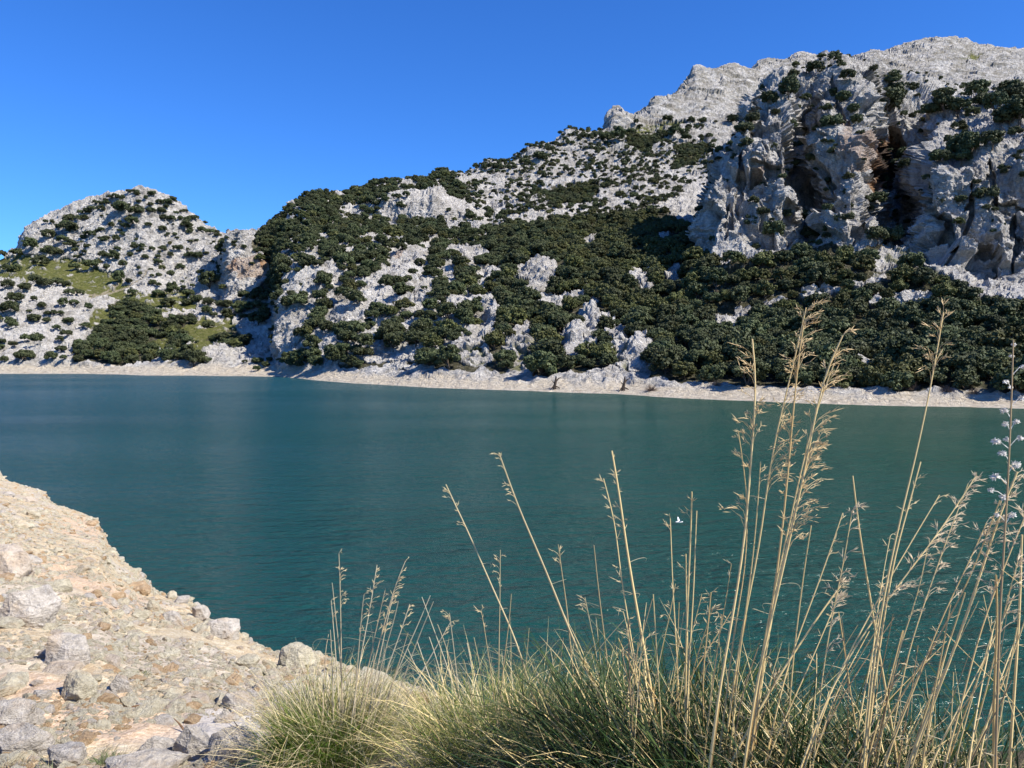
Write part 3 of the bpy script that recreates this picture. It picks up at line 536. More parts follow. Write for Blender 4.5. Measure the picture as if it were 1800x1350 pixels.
def trunk_arrays(rng, cc, top=.5):
    mb = MB(); b = rng.uniform(-.05, .05, 2); fork = np.array([b[0], b[1], top*.45])
    mb.tube([(0, 0, -.25), (b[0]*.3, b[1]*.3, .05), fork], [.085, .065, .05], 7)
    for q in cc[rng.permutation(len(cc))[:7]]:
        m_ = fork*.5+q*.5+rng.normal(size=3)*.04; mb.tube([fork-[0, 0, .03], m_, q], [.04, .025, .008], 5)
    return np.concatenate(mb.V), np.concatenate(mb.F)
DN = gnormals(Pd.reshape(NCOL, NROW, 3)).reshape(-1, 3)
PROTO = []
for n in range(9):
    rng = np.random.default_rng(100+n)
    ol = n in (6, 7)
    V, Fq, sh, cc = crown_arrays(rng, [44, 52, 38, 46, 56, 40, 42, 34, 30][n], [85, 75, 95, 80, 70, 90, 80, 85, 90][n], [.9, 1.05, .8, .95, .85, 1.15, .95, 1.1, .75][n])
    cm = mesh('crown', V, Fq, M_OLIVE if ol else M_LEAF, False, None, dict(shade=sh)); TV, TF = trunk_arrays(rng, cc); tm = mesh('trunk', TV, TF, M_BARK, True)
    PROTO.append((cm, tm))
# far trees: (x, y base, radius px, kind) from the survey of single bushes
EXP = []
def ex(l, ox, oy, s):
    for q in l:
        x, y, r = ox+q[0]/s, oy+q[1]/s, q[2]/s
        if len(q) > 3 and q[2] > q[3]*1.35:                        # a wide clump is a row of neighbouring bushes
            n = max(2, int(round(q[2]/q[3]*1.15))); rr = q[3]/s*1.05
            for k in range(n): EXP.append((x+(k-(n-1)/2)/max(1, n-1)*2*(r-rr*.8), y+random.uniform(-.25, .25)*rr, rr*random.uniform(.9, 1.15)))
        elif len(q) > 3 and q[3] > q[2]*1.35:
            n = max(2, int(round(q[3]/q[2]*1.15))); ry = q[3]/s; 
            for k in range(n): EXP.append((x+random.uniform(-.2, .2)*r, y+(k-(n-1)/2)/max(1, n-1)*2*(ry-r*.8), r*random.uniform(.9, 1.15)))
        else: EXP.append((x, y, r))
ex([(20, 530, 30), (125, 510, 40), (75, 620, 60, 25), (265, 575, 40), (210, 460, 45), (320, 520, 75, 45), (310, 400, 40), (430, 350, 40), (370, 345, 26), (480, 600, 30), (575, 580, 45), (290, 700, 95, 40), (400, 715, 30), (475, 760, 60, 25), (760, 680, 42), (820, 695, 25), (850, 765, 30), (100, 800, 50), (430, 830, 65, 32), (90, 860, 50), (340, 900, 55, 20), (220, 930, 40), (310, 945, 25), (445, 950, 30), (560, 865, 28), (560, 980, 30), (70, 970, 50, 35), (360, 990, 25), (430, 1020, 35), (170, 1060, 30), (250, 1060, 40), (380, 1070, 25), (85, 1090, 30), (15, 1080, 25), (385, 1120, 35), (480, 1080, 25), (170, 1160, 60), (325, 1170, 40), (400, 1180, 25), (25, 1190, 25),
    (210, 800, 20), (250, 850, 30), (150, 740, 40), (60, 720, 40), (180, 880, 18), (20, 880, 40),
    (640, 200, 50, 16), (740, 165, 60, 16), (840, 130, 40, 13), (560, 245, 25), (500, 290, 55, 22), (440, 310, 30), (310, 322, 30, 14), (760, 235, 35), (830, 250, 75, 38), (1040, 195, 50, 25), (1090, 185, 26), (960, 210, 20), (965, 140, 26), (1000, 255, 60, 28), (1100, 300, 90, 20), (1150, 260, 40, 14), (1210, 295, 40, 18), (1180, 345, 36), (1280, 370, 25), (1330, 380, 27), (1380, 410, 18), (1205, 385, 22), (875, 185, 18), (920, 165, 15), (860, 470, 28), (965, 490, 20), (1030, 480, 28), (1125, 490, 32, 20), (1250, 435, 18), (1200, 435, 15), (1120, 415, 12), (1065, 400, 12), (1380, 490, 14), (1190, 490, 12), (1240, 530, 42, 26), (1180, 535, 18), (1305, 515, 18), (1070, 530, 22), (1000, 570, 28), (925, 540, 24), (830, 530, 22), (670, 525, 40, 25), (720, 545, 42), (750, 490, 22), (660, 425, 36, 20), (735, 420, 22), (560, 410, 50, 20), (460, 350, 50), (450, 470, 40), (400, 430, 35), (550, 480, 22), (780, 590, 26), (1380, 620, 28), (1280, 635, 25), (975, 705, 14), (1010, 715, 16), (890, 640, 14), (1000, 775, 40), (1090, 755, 45), (1170, 730, 20), (1225, 725, 15), (1320, 700, 66), (1380, 680, 40), (1200, 770, 38), (1240, 810, 40), (1310, 825, 40), (1180, 830, 35), (1060, 830, 45), (1425, 835, 40), (1300, 880, 35), (1340, 905, 22), (1425, 915, 38), (1320, 965, 35), (1635, 930, 60), (1240, 1080, 14), (1560, 780, 40), (1610, 800, 40), (1540, 480, 20), (1440, 430, 16), (1480, 470, 16), (1750, 560, 30), (860, 320, 34), (930, 340, 22), (800, 345, 24), (710, 340, 20), (1030, 365, 25), (1190, 385, 18), (640, 240, 24), (1680, 1220, 30), (1620, 1200, 34), (1640, 1240, 24), (1550, 1200, 18), (1230, 1180, 60), (1700, 1190, 24)], 0, 300, 3.6)
N_LEFT = len(EXP)
ex([(1165, 400, 28), (985, 440, 15), (930, 470, 25), (1305, 400, 20), (1385, 400, 25), (1295, 445, 18), (1360, 450, 32, 18), (1460, 405, 12), (1565, 390, 32), (1210, 485, 38), (1290, 505, 28), (1370, 500, 15), (1440, 500, 20), (965, 410, 16), (560, 495, 30, 14), (520, 520, 16), (410, 585, 24), (450, 560, 22), (350, 630, 34), (255, 660, 28), (190, 645, 14), (120, 680, 28), (60, 690, 26), (15, 705, 20), (650, 500, 36, 18), (740, 500, 50, 22), (850, 510, 40)], 850, 100, 3.6)
ex([(605, 190, 30), (455, 265, 45), (340, 290, 34), (295, 400, 55), (210, 445, 42), (710, 290, 45), (855, 260, 22), (985, 325, 55), (1100, 380, 38), (660, 435, 40), (960, 500, 90, 60), (1010, 440, 60), (730, 580, 36, 90), (1160, 520, 85, 45), (1290, 420, 50), (1350, 500, 80, 50), (1470, 400, 60), (1540, 460, 70, 45), (1700, 560, 110, 70), (1740, 400, 80, 50), (1650, 480, 60), (1780, 480, 60), (1470, 520, 40), (820, 695, 35), (980, 715, 50), (1050, 830, 32, 60), (1350, 820, 115, 48), (1280, 810, 50), (1580, 725, 55), (1450, 750, 85, 50), (330, 830, 40), (220, 750, 25), (340, 610, 42), (590, 590, 50), (560, 500, 34), (590, 400, 32), (380, 1180, 50), (210, 1285, 60), (60, 1245, 50), (420, 1300, 50), (870, 1085, 50), (640, 1205, 60, 32), (930, 1320, 130, 55), (1590, 1040, 55), (1390, 1085, 30), (1600, 1215, 22), (1600, 1280, 20), (160, 1165, 40), (90, 1095, 28), (20, 640, 50), (60, 570, 40), (20, 730, 40), (150, 380, 26), (590, 780, 28), (460, 820, 30), (1280, 1090, 30), (1560, 1130, 24), (1040, 940, 30)], 1300, 50, 3.6)
TREES = []   # x, y, z, crown radius, proto
def add_tree(p, R, k=None, sink=.15, nrm=(0, 0, 1)):
    if k is None: k = int(RNG.choice([0, 1, 2, 3, 4, 5, 0, 2, 8]))
    TREES.append([p[0]+nrm[0]*R*.45, p[1]+nrm[1]*R*.45, p[2]-sink*R, R, k])
for n, (x, y, r) in enumerate(EXP):
    h_ = hit(x, y+r*.6, True)
    if h_ is None: continue
    add_tree(h_[:3], min(max(r*h_[1]/F_PX*(1.12 if n < N_LEFT else 1.32), .8), 9.5), sink=.12, nrm=h_[3:])
# woods: best candidate spots on the slopes, spaced by crown size
area = np.linalg.norm(np.cross(np.gradient(P, axis=0), np.gradient(P, axis=1)), axis=-1).ravel()
lift = project(Pf+np.array([0, 0, 2.6]))
dens = np.minimum(density(lift[0]+warp*.5, lift[1]+warp2*.5, cb), density(PX+warp*.5, PY+warp2*.5, cb))*(beach < .3)*(Yf < 1000)*(Pf[:, 2] > bt+.9)
dens = np.where((gnoise(Pf/11., 131)+.5*gnoise(Pf/4.5, 132) > .30) & (Yf > 185), dens*.15, dens)
dens *= np.where(grass > .5, .12, 1); dens = np.where(inpoly(PX, PY, [(-300, 480), (170, 530), (160, 640), (-300, 645)]) & (PX < 0), .3, dens)
for cx, cy, rx in [(1040, 552, 26), (1010, 600, 26), (862, 540, 20), (945, 478, 28), (765, 350, 20), (1120, 618, 24)]: dens = np.where(ell(PX, PY, cx, cy+8, rx, rx) < 1, 0, dens)
pr = area*np.where(dens > .5, 1, dens*.8); pr[~np.isfinite(pr)] = 0; pr /= pr.sum()
cand = RNG.choice(len(pr), 42000, p=pr); gridh = {}
def near_ok(p, R, f):
    c = (int(p[0]//8), int(p[1]//8), int(p[2]//8))
    for a in (-1, 0, 1):
        for b in (-1, 0, 1):
            for d in (-1, 0, 1):
                for q in gridh.get((c[0]+a, c[1]+b, c[2]+d), ()):
                    if (p[0]-q[0])**2+(p[1]-q[1])**2+(p[2]-q[2])**2 < (f*(R+q[3]))**2: return False
    return True
def put(p, R): gridh.setdefault((int(p[0]//8), int(p[1]//8), int(p[2]//8)), []).append((p[0], p[1], p[2], R))
cl_n = gnoise(Pf/22., 151)+.6*gnoise(Pf/9., 152)
for t_ in TREES: put(t_, t_[3])
for v in cand:
    p = Pd[v]; dn = dens[v]
    if .6 < dn < .7:
        if RNG.random() > .62+1.3*cl_n[v]: continue
        R = RNG.uniform(2.0, 4.6); f = .55
    elif dn > .5:
        R = RNG.uniform(2.3, 4.9)*(1.12 if p[1] < 260 else 1)*(.8 if p[1] > 520 else 1); f = .61
    else:
        if RNG.random() > .5+1.1*cl_n[v]: continue
        R = RNG.uniform(1.3, 3.5)*(.75 if cb[v] else 1); f = .62
        if RNG.random() > .8: R *= .6
    if near_ok(p, R, f):
        ol = RNG.random() < (.5 if (p[0] > 20 and dn > .5 and PY[v] < 560) else .12)
        put(p, R); add_tree(p, R, int(RNG.choice([6, 7])) if ol else None, nrm=DN[v])
TREES = np.array(TREES); print('trees', len(TREES))
# which trees show, and how large
tx, ty, td = project(TREES[:, :3]+np.array([0, 0, 1])*TREES[:, 3:4]*.8); size = TREES[:, 3]/td*F_PX
def shows(n):
    if not (-10 < tx[n] < 1810): return False
    h_ = hit(tx[n], ty[n]); return h_ is None or h_[1] > TREES[n, 1]-12
order = [n for n in np.argsort(-size) if shows(n)]
single = set(order[:290])
XN = [(60, 'at the far left edge'), (200, 'below the grassy saddle'), (330, 'by the left hill foot'), (470, 'near the orange-stained pinnacle'), (560, 'beside the dark cleft'), (640, 'below the pale slabs'), (720, 'right of the pale slabs'), (800, 'left of the lone white crag'), (890, 'around the lone white crag'), (970, 'below the rounded white dome'), (1060, 'beside the twin white crags'), (1150, 'right of the twin white crags'), (1230, 'left of the plume stems'), (1300, 'just left of the first plume'), (1360, 'behind the first plume'), (1420, 'behind the tallest plumes'), (1480, 'behind the drooping plume'), (1540, 'right of the drooping plume'), (1600, 'left of the lone tall stem'), (1660, 'behind the lone tall stem'), (1720, 'right of the lone tall stem'), (1765, 'left of the seed tufts'), (9999, 'at the right edge')]
def tree_label(x, y, n):
    if 1440 < x < 1500 and y < 125: return 'small dark tree alone on the skyline at the top of the near cliff'
    where = next(t for e, t in XN if x < e)
    if x > 1215 and y < 440:
        part = 'on the cliff top' if y < 190 else 'on the upper cliff' if y < 270 else 'halfway down the cliff' if y < 350 else 'at the cliff foot'
        side = 'left of the hollow' if x < 1390 else 'above the tall rib' if x < 1520 else 'by the brown cave' if x < 1610 else 'right of the cave' if x < 1700 else 'at the right edge'
        base = 'tree %s, %s' % (part, side)
    else:
        row = 'in the front row at the beach' if y > 635 else 'in the second row from the beach' if y > 590 else 'in the lower wood' if y > 545 else 'in the mid wood' if y > 490 else 'high in the wood'
        base = 'oak %s, %s' % (row, where)
    sz = 'big ' if size[n] > 44 else 'medium ' if size[n] > 34 else 'small '
    return sz+('olive-tinted ' if int(TREES[n, 4]) in (6, 7) else 'dark ')+base
def place_tree(t_, label, group, rz, sx=1.0, sz=1.0):
    r = empty('evergreen_tree', t_[:3], rz); r.scale = (t_[3]*sx, t_[3], t_[3]*sz); tag(r, label, 'tree', group)
    cm, tm = PROTO[int(t_[4])]; obj('crown', cm, r); obj('trunk', tm, r); return r
SRC = {}
for n in order[:290]:
    L_ = tree_label(tx[n], ty[n], n)
    o = place_tree(TREES[n], L_, 'evergreen trees on the far slopes', RNG.uniform(0, 6.28), RNG.uniform(.9, 1.15), RNG.uniform(.85, 1.1)); SRC.setdefault(int(TREES[n, 4]), o.children[0])
rest_i = [n for n in range(len(TREES)) if n not in single]
print('single', len(single), 'rest', len(rest_i), 'protos', sorted(SRC))

def instancer(name, pts, scale, rotz, idx_, sources, tilt=None):
    """one object whose points carry copies of the source shapes"""
    me = bpy.data.meshes.new(name); me.vertices.add(len(pts)); me.vertices.foreach_set('co', np.asarray(pts, dtype=np.float32).ravel())
    a = me.attributes.new('sc', 'FLOAT_VECTOR', 'POINT'); a.data.foreach_set('vector', np.asarray(scale, dtype=np.float32).ravel())
    a = me.attributes.new('rot', 'FLOAT_VECTOR', 'POINT'); rt = np.zeros((len(pts), 3), dtype=np.float32); rt[:, 2] = rotz
    if tilt is not None: rt[:, :2] = tilt
    a.data.foreach_set('vector', rt.ravel())
    a = me.attributes.new('pick', 'INT', 'POINT'); a.data.foreach_set('value', np.asarray(idx_, dtype=np.int32))
    o = obj(name, me); ng = bpy.data.node_groups.new(name+'_nodes', 'GeometryNodeTree')
    ng.interface.new_socket('Geometry', in_out='INPUT', socket_type='NodeSocketGeometry'); ng.interface.new_socket('Geometry', in_out='OUTPUT', socket_type='NodeSocketGeometry')
    N = ng.nodes; L = ng.links; gi = N.new('NodeGroupInput'); go = N.new('NodeGroupOutput'); iop = N.new('GeometryNodeInstanceOnPoints'); g2i = N.new('GeometryNodeGeometryToInstance')
    for s in reversed(sources):
        oi = N.new('GeometryNodeObjectInfo'); oi.transform_space = 'ORIGINAL'; oi.inputs['Object'].default_value = s; oi.inputs['As Instance'].default_value = True; L.new(oi.outputs['Geometry'], g2i.inputs[0])
    def at(nm, ty_):
        q = N.new('GeometryNodeInputNamedAttribute'); q.data_type = ty_; q.inputs[0].default_value = nm; return q.outputs[0]
    L.new(gi.outputs[0], iop.inputs['Points']); L.new(g2i.outputs[0], iop.inputs['Instance']); iop.inputs['Pick Instance'].default_value = True
    L.new(at('pick', 'INT'), iop.inputs['Instance Index']); L.new(at('sc', 'FLOAT_VECTOR'), iop.inputs['Scale'])
    e2r = N.new('FunctionNodeEulerToRotation'); L.new(at('rot', 'FLOAT_VECTOR'), e2r.inputs[0]); L.new(e2r.outputs[0], iop.inputs['Rotation'])
    L.new(iop.outputs[0], go.inputs[0]); md = o.modifiers.new('scatter', 'NODES'); md.node_group = ng
    return o
keys = sorted(SRC); TR = TREES[rest_i]
pick = np.array([keys.index(int(k)) if int(k) in keys else 0 for k in TR[:, 4]])
sc3 = TR[:, 3:4]*np.stack([RNG.uniform(.9, 1.15, len(TR)), np.ones(len(TR)), RNG.uniform(.8, 1.05, len(TR))], 1)
woods = instancer('woodland', TR[:, :3], sc3, RNG.uniform(0, 6.28, len(TR)), pick, [SRC[k] for k in keys])
tag(woods, 'far evergreen woodland and bushes covering the rocky slopes', 'woodland', kind='stuff')

# dead shrubs and stumps on the far beach
def twig_bush(name, label, cat, p, R, seed, group=None, m=M_BROWN, leafy=False):
    rng = np.random.default_rng(seed); mb = MB()
    for k in range(46):
        d = rng.normal(size=3); d[2] = abs(d[2])*.8+.15; d /= np.linalg.norm(d); L_ = R*rng.uniform(.6, 1.1)
        q = [np.array([0, 0, -.1])+d*L_*s+rng.normal(size=3)*.06*R*s for s in (0, .35, .7, 1)]
        mb.tube(q, [.03*R, .02*R, .013*R, .004*R], 4)
        for _ in range(3):
            e = q[2]+(d+rng.normal(size=3)*.6)*R*.3; mb.tube([q[1], (q[1]+e)/2+rng.normal(size=3)*.03*R, e], [.012*R, .009*R, .004*R], 3)
    V = np.concatenate(mb.V); o = obj(name, mesh(name, V, np.concatenate(mb.F), m, False, None, dict(shade=rng.uniform(0, 1, len(V)))), None, p); tag(o, label, cat, group); return o
for n, (x, y, r, lb) in enumerate([(1603, 684, 16, 'brown leafless shrub on the beach under the dark oaks, left of the pair'), (1662, 688, 14, 'brown leafless shrub on the beach, nearest the leaning tall grass stem'), (1710, 690, 12, 'brown leafless shrub on the beach towards the right edge'), (1260, 676, 12, 'low brown dead shrub on the pale beach right of the white crags'), (1145, 685, 14, 'flattened dead shrub at the waterline right of the stump')]):
    h_ = hit(x, y)
    if h_ is not None: twig_bush('dead_shrub', lb, 'shrub', h_, r*h_[1]/F_PX, 300+n, 'dead shrubs on the far beach')
for n, (x, y, s, lb) in enumerate([(973, 686, 1.0, 'dead stump with spreading root at the far waterline, left of the other'), (1093, 690, 1.1, 'upright dead stump under an overhanging bush at the far waterline')]):
    h_ = hit(x, y-4)
    if h_ is None: continue
    r = empty('dead_stump', h_); tag(r, lb, 'stump', 'dead stumps on the far shore'); mb = MB()
    mb.tube([(0, 0, -.6), (.1, 0, .8), (.4*s, 0, 2.2), (.5*s, .1, 3.4*s)], [.6, .42, .34, .14], 8); mb.tube([(.3, 0, 1.9), (1.2, .2, 2.9), (1.9, .2, 3.2)], [.26, .16, .05], 6); mb.tube([(.2, 0, 1.4), (-.8, .1, 2.5)], [.2, .05], 6)
    obj('trunk', mb.mesh('trunk', M_DEADWOOD, True), r)
    for sg, ln in ((1, 2.2), (-1, 1.1), (.4, 1.4)):
        q = MB(); q.tube([(0, -.1, .9), (sg*ln*.5, -.3, .5), (sg*ln, -.5, -.35)], [.24, .16, .07], 6); obj('root', q.mesh('root', M_DEADWOOD, True), r)

# ------------------------------------------------------------------ near bank
EDGE = [(-700, 760, 60), (-300, 790, 55), (0, 826, 46), (80, 868, 38), (150, 905, 32), (172, 917, 30), (186, 945, 27), (205, 975, 24), (250, 1014, 21), (330, 1058, 17.5), (425, 1112, 14.5), (480, 1145, 13), (560, 1152, 12), (640, 1187, 10.8), (700, 1207, 10), (770, 1234, 9.0), (850, 1275, 8), (950, 1330, 7), (1100, 1370, 6.3), (1400, 1380, 5.8), (1800, 1375, 5.8), (2400, 1360, 6)]
phis, KN = [], []
for x, y, Y in EDGE:
    u = ucol(x, y); c = 1/math.cos(math.atan(u)); z = float(zray(y, Y)); s = .75
    y5 = {True: 8.95, False: 9.1}[x < 600]
    phis.append(math.atan(u))
    nn = 5.6*1.0
    if Y < 7.5: nn = 4.2; y5 = 9.75
    KN.append(([0, 1.6*c, nn*c, Y*c, (Y+1.2)*c, (Y+1.2+(z-.55)/s)*c, (Y+20+z/s)*c, 400], [10.4, 10.25, y5, z, z-.55, 0, -9, -60]))
for a, zz in ((radians(80), 10.2), (radians(120), 11), (radians(180), 12.5)):
    for sg in (-1, 1):
        k = ([0, 2, 5.6, 12, 13, 60, 90, 400], [10.4, 10.4, 10.3+(.5 if zz > 11 else 0), zz, zz, 2 if zz < 10.5 else zz+2, -9 if zz < 10.5 else zz+4, -60 if zz < 10.5 else zz+20]); phis.append(sg*a); KN.append(k)
od = np.argsort(phis); phis = np.array(phis)[od]; KN = [KN[i] for i in od]
RG = np.concatenate([np.linspace(0, 60, 1500), np.linspace(60.5, 400, 60)]); ZK = np.array([np.interp(RG, k[0], k[1]) for k in KN])
def bank_base(X, Y):
    X = np.atleast_1d(X).astype(float); Y = np.atleast_1d(Y).astype(float)
    ph = np.arctan2(X, Y); r = np.hypot(X, Y); i = np.clip(np.searchsorted(phis, ph)-1, 0, len(phis)-2); t = np.clip((ph-phis[i])/(phis[i+1]-phis[i]), 0, 1)
    q = np.clip(np.searchsorted(RG, r)-1, 0, len(RG)-2); w_ = np.clip((r-RG[q])/(RG[q+1]-RG[q]), 0, 1)
    f_ = lambda a: ZK[a, q]*(1-w_)+ZK[a, q+1]*w_
    return f_(i)*(1-t)+f_(i+1)*t
def bank_z(X, Y):
    z = bank_base(X, Y); X = np.atleast_1d(X); Y = np.atleast_1d(Y); r = np.hypot(X, Y); Q3 = np.stack([X, Y, z], 1); k = sstep(2, 7, r)
    am = .35+.65*sstep(6, 25, r)
    return z+am*(gnoise(Q3/3.1, 91)*.16+gnoise(Q3/1.1, 92)*.075)+k*(np.maximum(0, ridged(Q3/.62, 93))*.05+gnoise(Q3/.23, 94)*.022)
ph_g = np.concatenate([np.linspace(-pi, -.66, 90, endpoint=False), np.linspace(-.66, .02, 900, endpoint=False), np.linspace(.02, .66, 250, endpoint=False), np.linspace(.66, pi, 90)])
r_g = np.concatenate([[.02], np.geomspace(.6, 4.5, 40, endpoint=False), np.geomspace(4.5, 62, 620, endpoint=False), np.geomspace(62, 400, 25)])
PH, RR = np.meshgrid(ph_g, r_g, indexing='ij'); X = (RR*np.sin(PH)).ravel(); Y = (RR*np.cos(PH)).ravel(); Z = bank_z(X, Y)
rn = gnoise(np.stack([X, Y, Z], 1)/2.3, 97)+.5*gnoise(np.stack([X, Y, Z], 1)/.7, 98)
rky = sstep(.15, .45, rn)*.45; bxp, byp, _ = project(np.stack([X, Y, Z], 1))
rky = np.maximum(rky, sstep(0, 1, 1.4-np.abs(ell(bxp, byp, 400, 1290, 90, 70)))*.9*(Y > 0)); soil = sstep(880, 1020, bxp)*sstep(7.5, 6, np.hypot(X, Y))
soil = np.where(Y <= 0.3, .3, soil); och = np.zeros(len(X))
for e_ in [(190, 1262, 190, 48, 4), (60, 1210, 80, 30, 10), (210, 1055, 80, 22, 20), (110, 1010, 60, 26, 15), (140, 930, 40, 20, 20)]: och = np.maximum(och, sstep(1.25, .6, ell(bxp, byp, *e_)+.5*rn)*(Y > 0))
nP, nR = len(ph_g), len(r_g); i, j = np.meshgrid(np.arange(nP-1), np.arange(nR-1), indexing='ij'); a = (i*nR+j).ravel(); Q = np.stack([a, a+1, a+nR+1, a+nR], -1)
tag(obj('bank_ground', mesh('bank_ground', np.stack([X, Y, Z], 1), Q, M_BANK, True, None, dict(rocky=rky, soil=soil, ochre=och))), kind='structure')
def bank_hit(xi, yi):
    Ys = np.geomspace(1.2, 75, 900); u = ucol(xi, yi); zr = zray(yi, Ys); zb = bank_z(u*Ys, Ys); b = np.nonzero(zr <= zb)[0]
    if not len(b): return None
    k = b[0]; return np.array([u*Ys[k], Ys[k], zb[k]])

# ------------------------------------------------------------------ boulders
def ico(sub):
    import bmesh
    bm = bmesh.new(); bmesh.ops.create_icosphere(bm, subdivisions=sub, radius=1); V = np.array([v.co[:] for v in bm.verts]); Fc = np.array([[v.index for v in f.verts] for f in bm.faces]); bm.free(); return V, Fc
ICO4, ICO5 = ico(4), ico(6)
def rock_mesh(name, seed, m, big=False, flat=.7, jag=1.0):
    rng = np.random.default_rng(seed); V, Fc = ICO5 if big else ICO4; V = V.copy()
    for _ in range(20):
        n = rng.normal(size=3); n /= np.linalg.norm(n); d = rng.uniform(.5, .82); s = V@n; over = np.maximum(0, s-d); V -= (over*.93)[:, None]*n
    Nv = V/np.linalg.norm(V, axis=1)[:, None]; o = rng.uniform(0, 50, 3)
    dsp = ridged(V*1.3+o, 1)*.09*jag+gnoise(V*3.2+o, 2)*.05*jag+ridged(V*6+o, 3)*.028*jag
    if big: dsp += gnoise(V*14+o, 4)*.012+gnoise(V*30+o, 5)*.006
    V = V+Nv*dsp[:, None]; V *= np.array([1, rng.uniform(.75, 1), flat*rng.uniform(.85, 1.15)])
    return mesh(name, V, Fc, m, False)
BOULD = [ # x, y, rx px, ry px, material, seed, label
 (10, 990, 52, 36, M_PINK, 1, 'large pinkish flat-topped boulder at the left edge, deep gap under its right side'),
 (52, 1075, 56, 46, M_GREY, 2, 'big grey limestone boulder webbed with white veins near the left edge'),
 (112, 1150, 54, 34, M_GREY, 3, 'long grey slab lying against the white-veined boulder, lower right of it'),
 (20, 1043, 15, 10, M_CREAM, 4, 'small rounded stone perched on top of the white-veined boulder'),
 (135, 1214, 40, 28, M_CREAM, 5, 'smooth pale boulder half buried below the long grey slab'),
 (207, 1204, 22, 24, M_GREY, 6, 'upright grey ribbed stone to the right of the half buried boulder'),
 (180, 1232, 20, 9, M_OCHRE, 7, 'flat ochre stone with dark gap beneath, below the ribbed stone'),
 (24, 1262, 40, 28, M_GREY, 8, 'white-topped angular boulder at the lower left edge above the orange gravel'),
 (30, 1312, 52, 24, M_GREY, 9, 'weathered grey boulder under the white-topped one, in the bottom left corner'),
 (108, 1335, 50, 16, M_GREY, 10, 'low grey rock behind the green weeds at the bottom left'),
 (272, 1312, 34, 20, M_GREY, 11, 'dark grey wedge of rock left of the bottom rock mass'),
 (255, 1352, 72, 22, M_GREY, 12, 'broad smooth grey slab at the bottom edge beside the weeds'),
 (345, 1312, 44, 34, M_GREY, 13, 'rugged fissured grey rock mass at the bottom, left half'),
 (412, 1318, 44, 40, M_GREY, 14, 'rugged fissured grey rock mass at the bottom beside the straw tuft'),
 (268, 1069, 19, 15, M_CREAM, 15, 'squarish tan stone overhanging a dark gap near the bank edge'),
 (302, 1086, 22, 17, M_GREY, 16, 'blocky grey stone right of the squarish tan stone'),
 (350, 1079, 20, 17, M_GREY, 17, 'pale block on the bank crest left of the big edge boulder'),
 (391, 1108, 33, 23, M_GREY, 18, 'big pale edge boulder jutting over the water with shadow under it'),
 (318, 1055, 18, 9, M_GREY, 19, 'flat pale stone on the crest of the bank edge'),
 (277, 1026, 12, 8, M_CREAM, 20, 'small pale crest stone farthest up the boulder line'),
 (300, 1038, 11, 8, M_CREAM, 21, 'small square crest stone next to the flat pale stone'),
 (520, 1160, 36, 20, M_CREAM, 22, 'broad cream rock on the bank edge left of the thin grass stems'),
 (592, 1172, 20, 11, M_CREAM, 23, 'low cream rock on the bank edge at the foot of the thin stems'),
 (645, 1193, 38, 15, M_CREAM, 24, 'long cream rock on the bank edge behind the left grass tussock'),
 (703, 1214, 17, 9, M_CREAM, 25, 'small cream rock on the edge between two grass tussocks'),
 (740, 1229, 26, 12, M_OCHRE, 26, 'last tan rock of the bank edge, beside the middle tussock'),
 (463, 1206, 22, 11, M_GREY, 27, 'flat dark grey stone with a yellow chip at its foot'),
 (450, 1211, 7, 5, M_OCHRE, 28, 'small yellow chip in front of the flat dark grey stone'),
 (418, 1236, 32, 22, M_GREY, 29, 'faceted grey rock above the fissured rock mass'),
 (12, 869, 14, 5, M_GREY, 30, 'thin dark-bottomed slab at the upper left edge of the bank'),
 (56, 903, 17, 8, M_CREAM, 31, 'tan stone pair with shadow on the upper bank'),
 (145, 942, 6, 4, M_PINK, 32, 'little brown stone alone near the pointed bank corner'),
 (310, 1240, 18, 13, M_CREAM, 33, 'creamy block left of the curved root'),
 (336, 1268, 17, 9, M_OCHRE, 34, 'ochre stone cradling the dark hollow by the curved root'),
 (395, 1262, 22, 15, M_GREY, 35, 'pointed pale grey rock above the fissured rock mass'),
 (165, 1045, 12, 7, M_OCHRE, 36, 'orange-stained stone in the ochre patch of the slope'),
 (205, 1050, 16, 10, M_OCHRE, 37, 'broken ochre block in the middle of the bank'),
 (72, 1222, 20, 10, M_GREY, 38, 'whitish stone between the buried boulder and the left edge'),
 (430, 1165, 26, 12, M_CREAM, 39, 'smooth cream hump just below the big edge boulder'),
 (560, 1200, 26, 14, M_CREAM, 40, 'cream outcrop behind the drying blades of the left tussock'),
]
rock_src = []
for x, y, rx, ry, m, sd_, lb in BOULD:
    h_ = bank_hit(x, min(y+ry*.55, 1349+ry*.5))
    if h_ is None: h_ = bank_hit(x, y+ry+6)
    if h_ is None: print('no hit', lb); continue
    big = rx > 18; d = h_[1]; s = rx*d/F_PX; sy = ry*d/F_PX*(1.3 if rx > 25 else 1.1)
    o = obj('boulder' if rx > 15 else 'stone', rock_mesh('boulder', sd_, m, big, 1.0, .9), None, h_+np.array([0, s*.25, sy*.18]))
    o.scale = (s*1.08, s*.95, sy*1.12); o.rotation_euler = (random.uniform(-.1, .1), random.uniform(-.12, .12), random.uniform(-.5, .5)); tag(o, lb, 'rock')
    if not big or len(rock_src) < 3: rock_src.append(o)
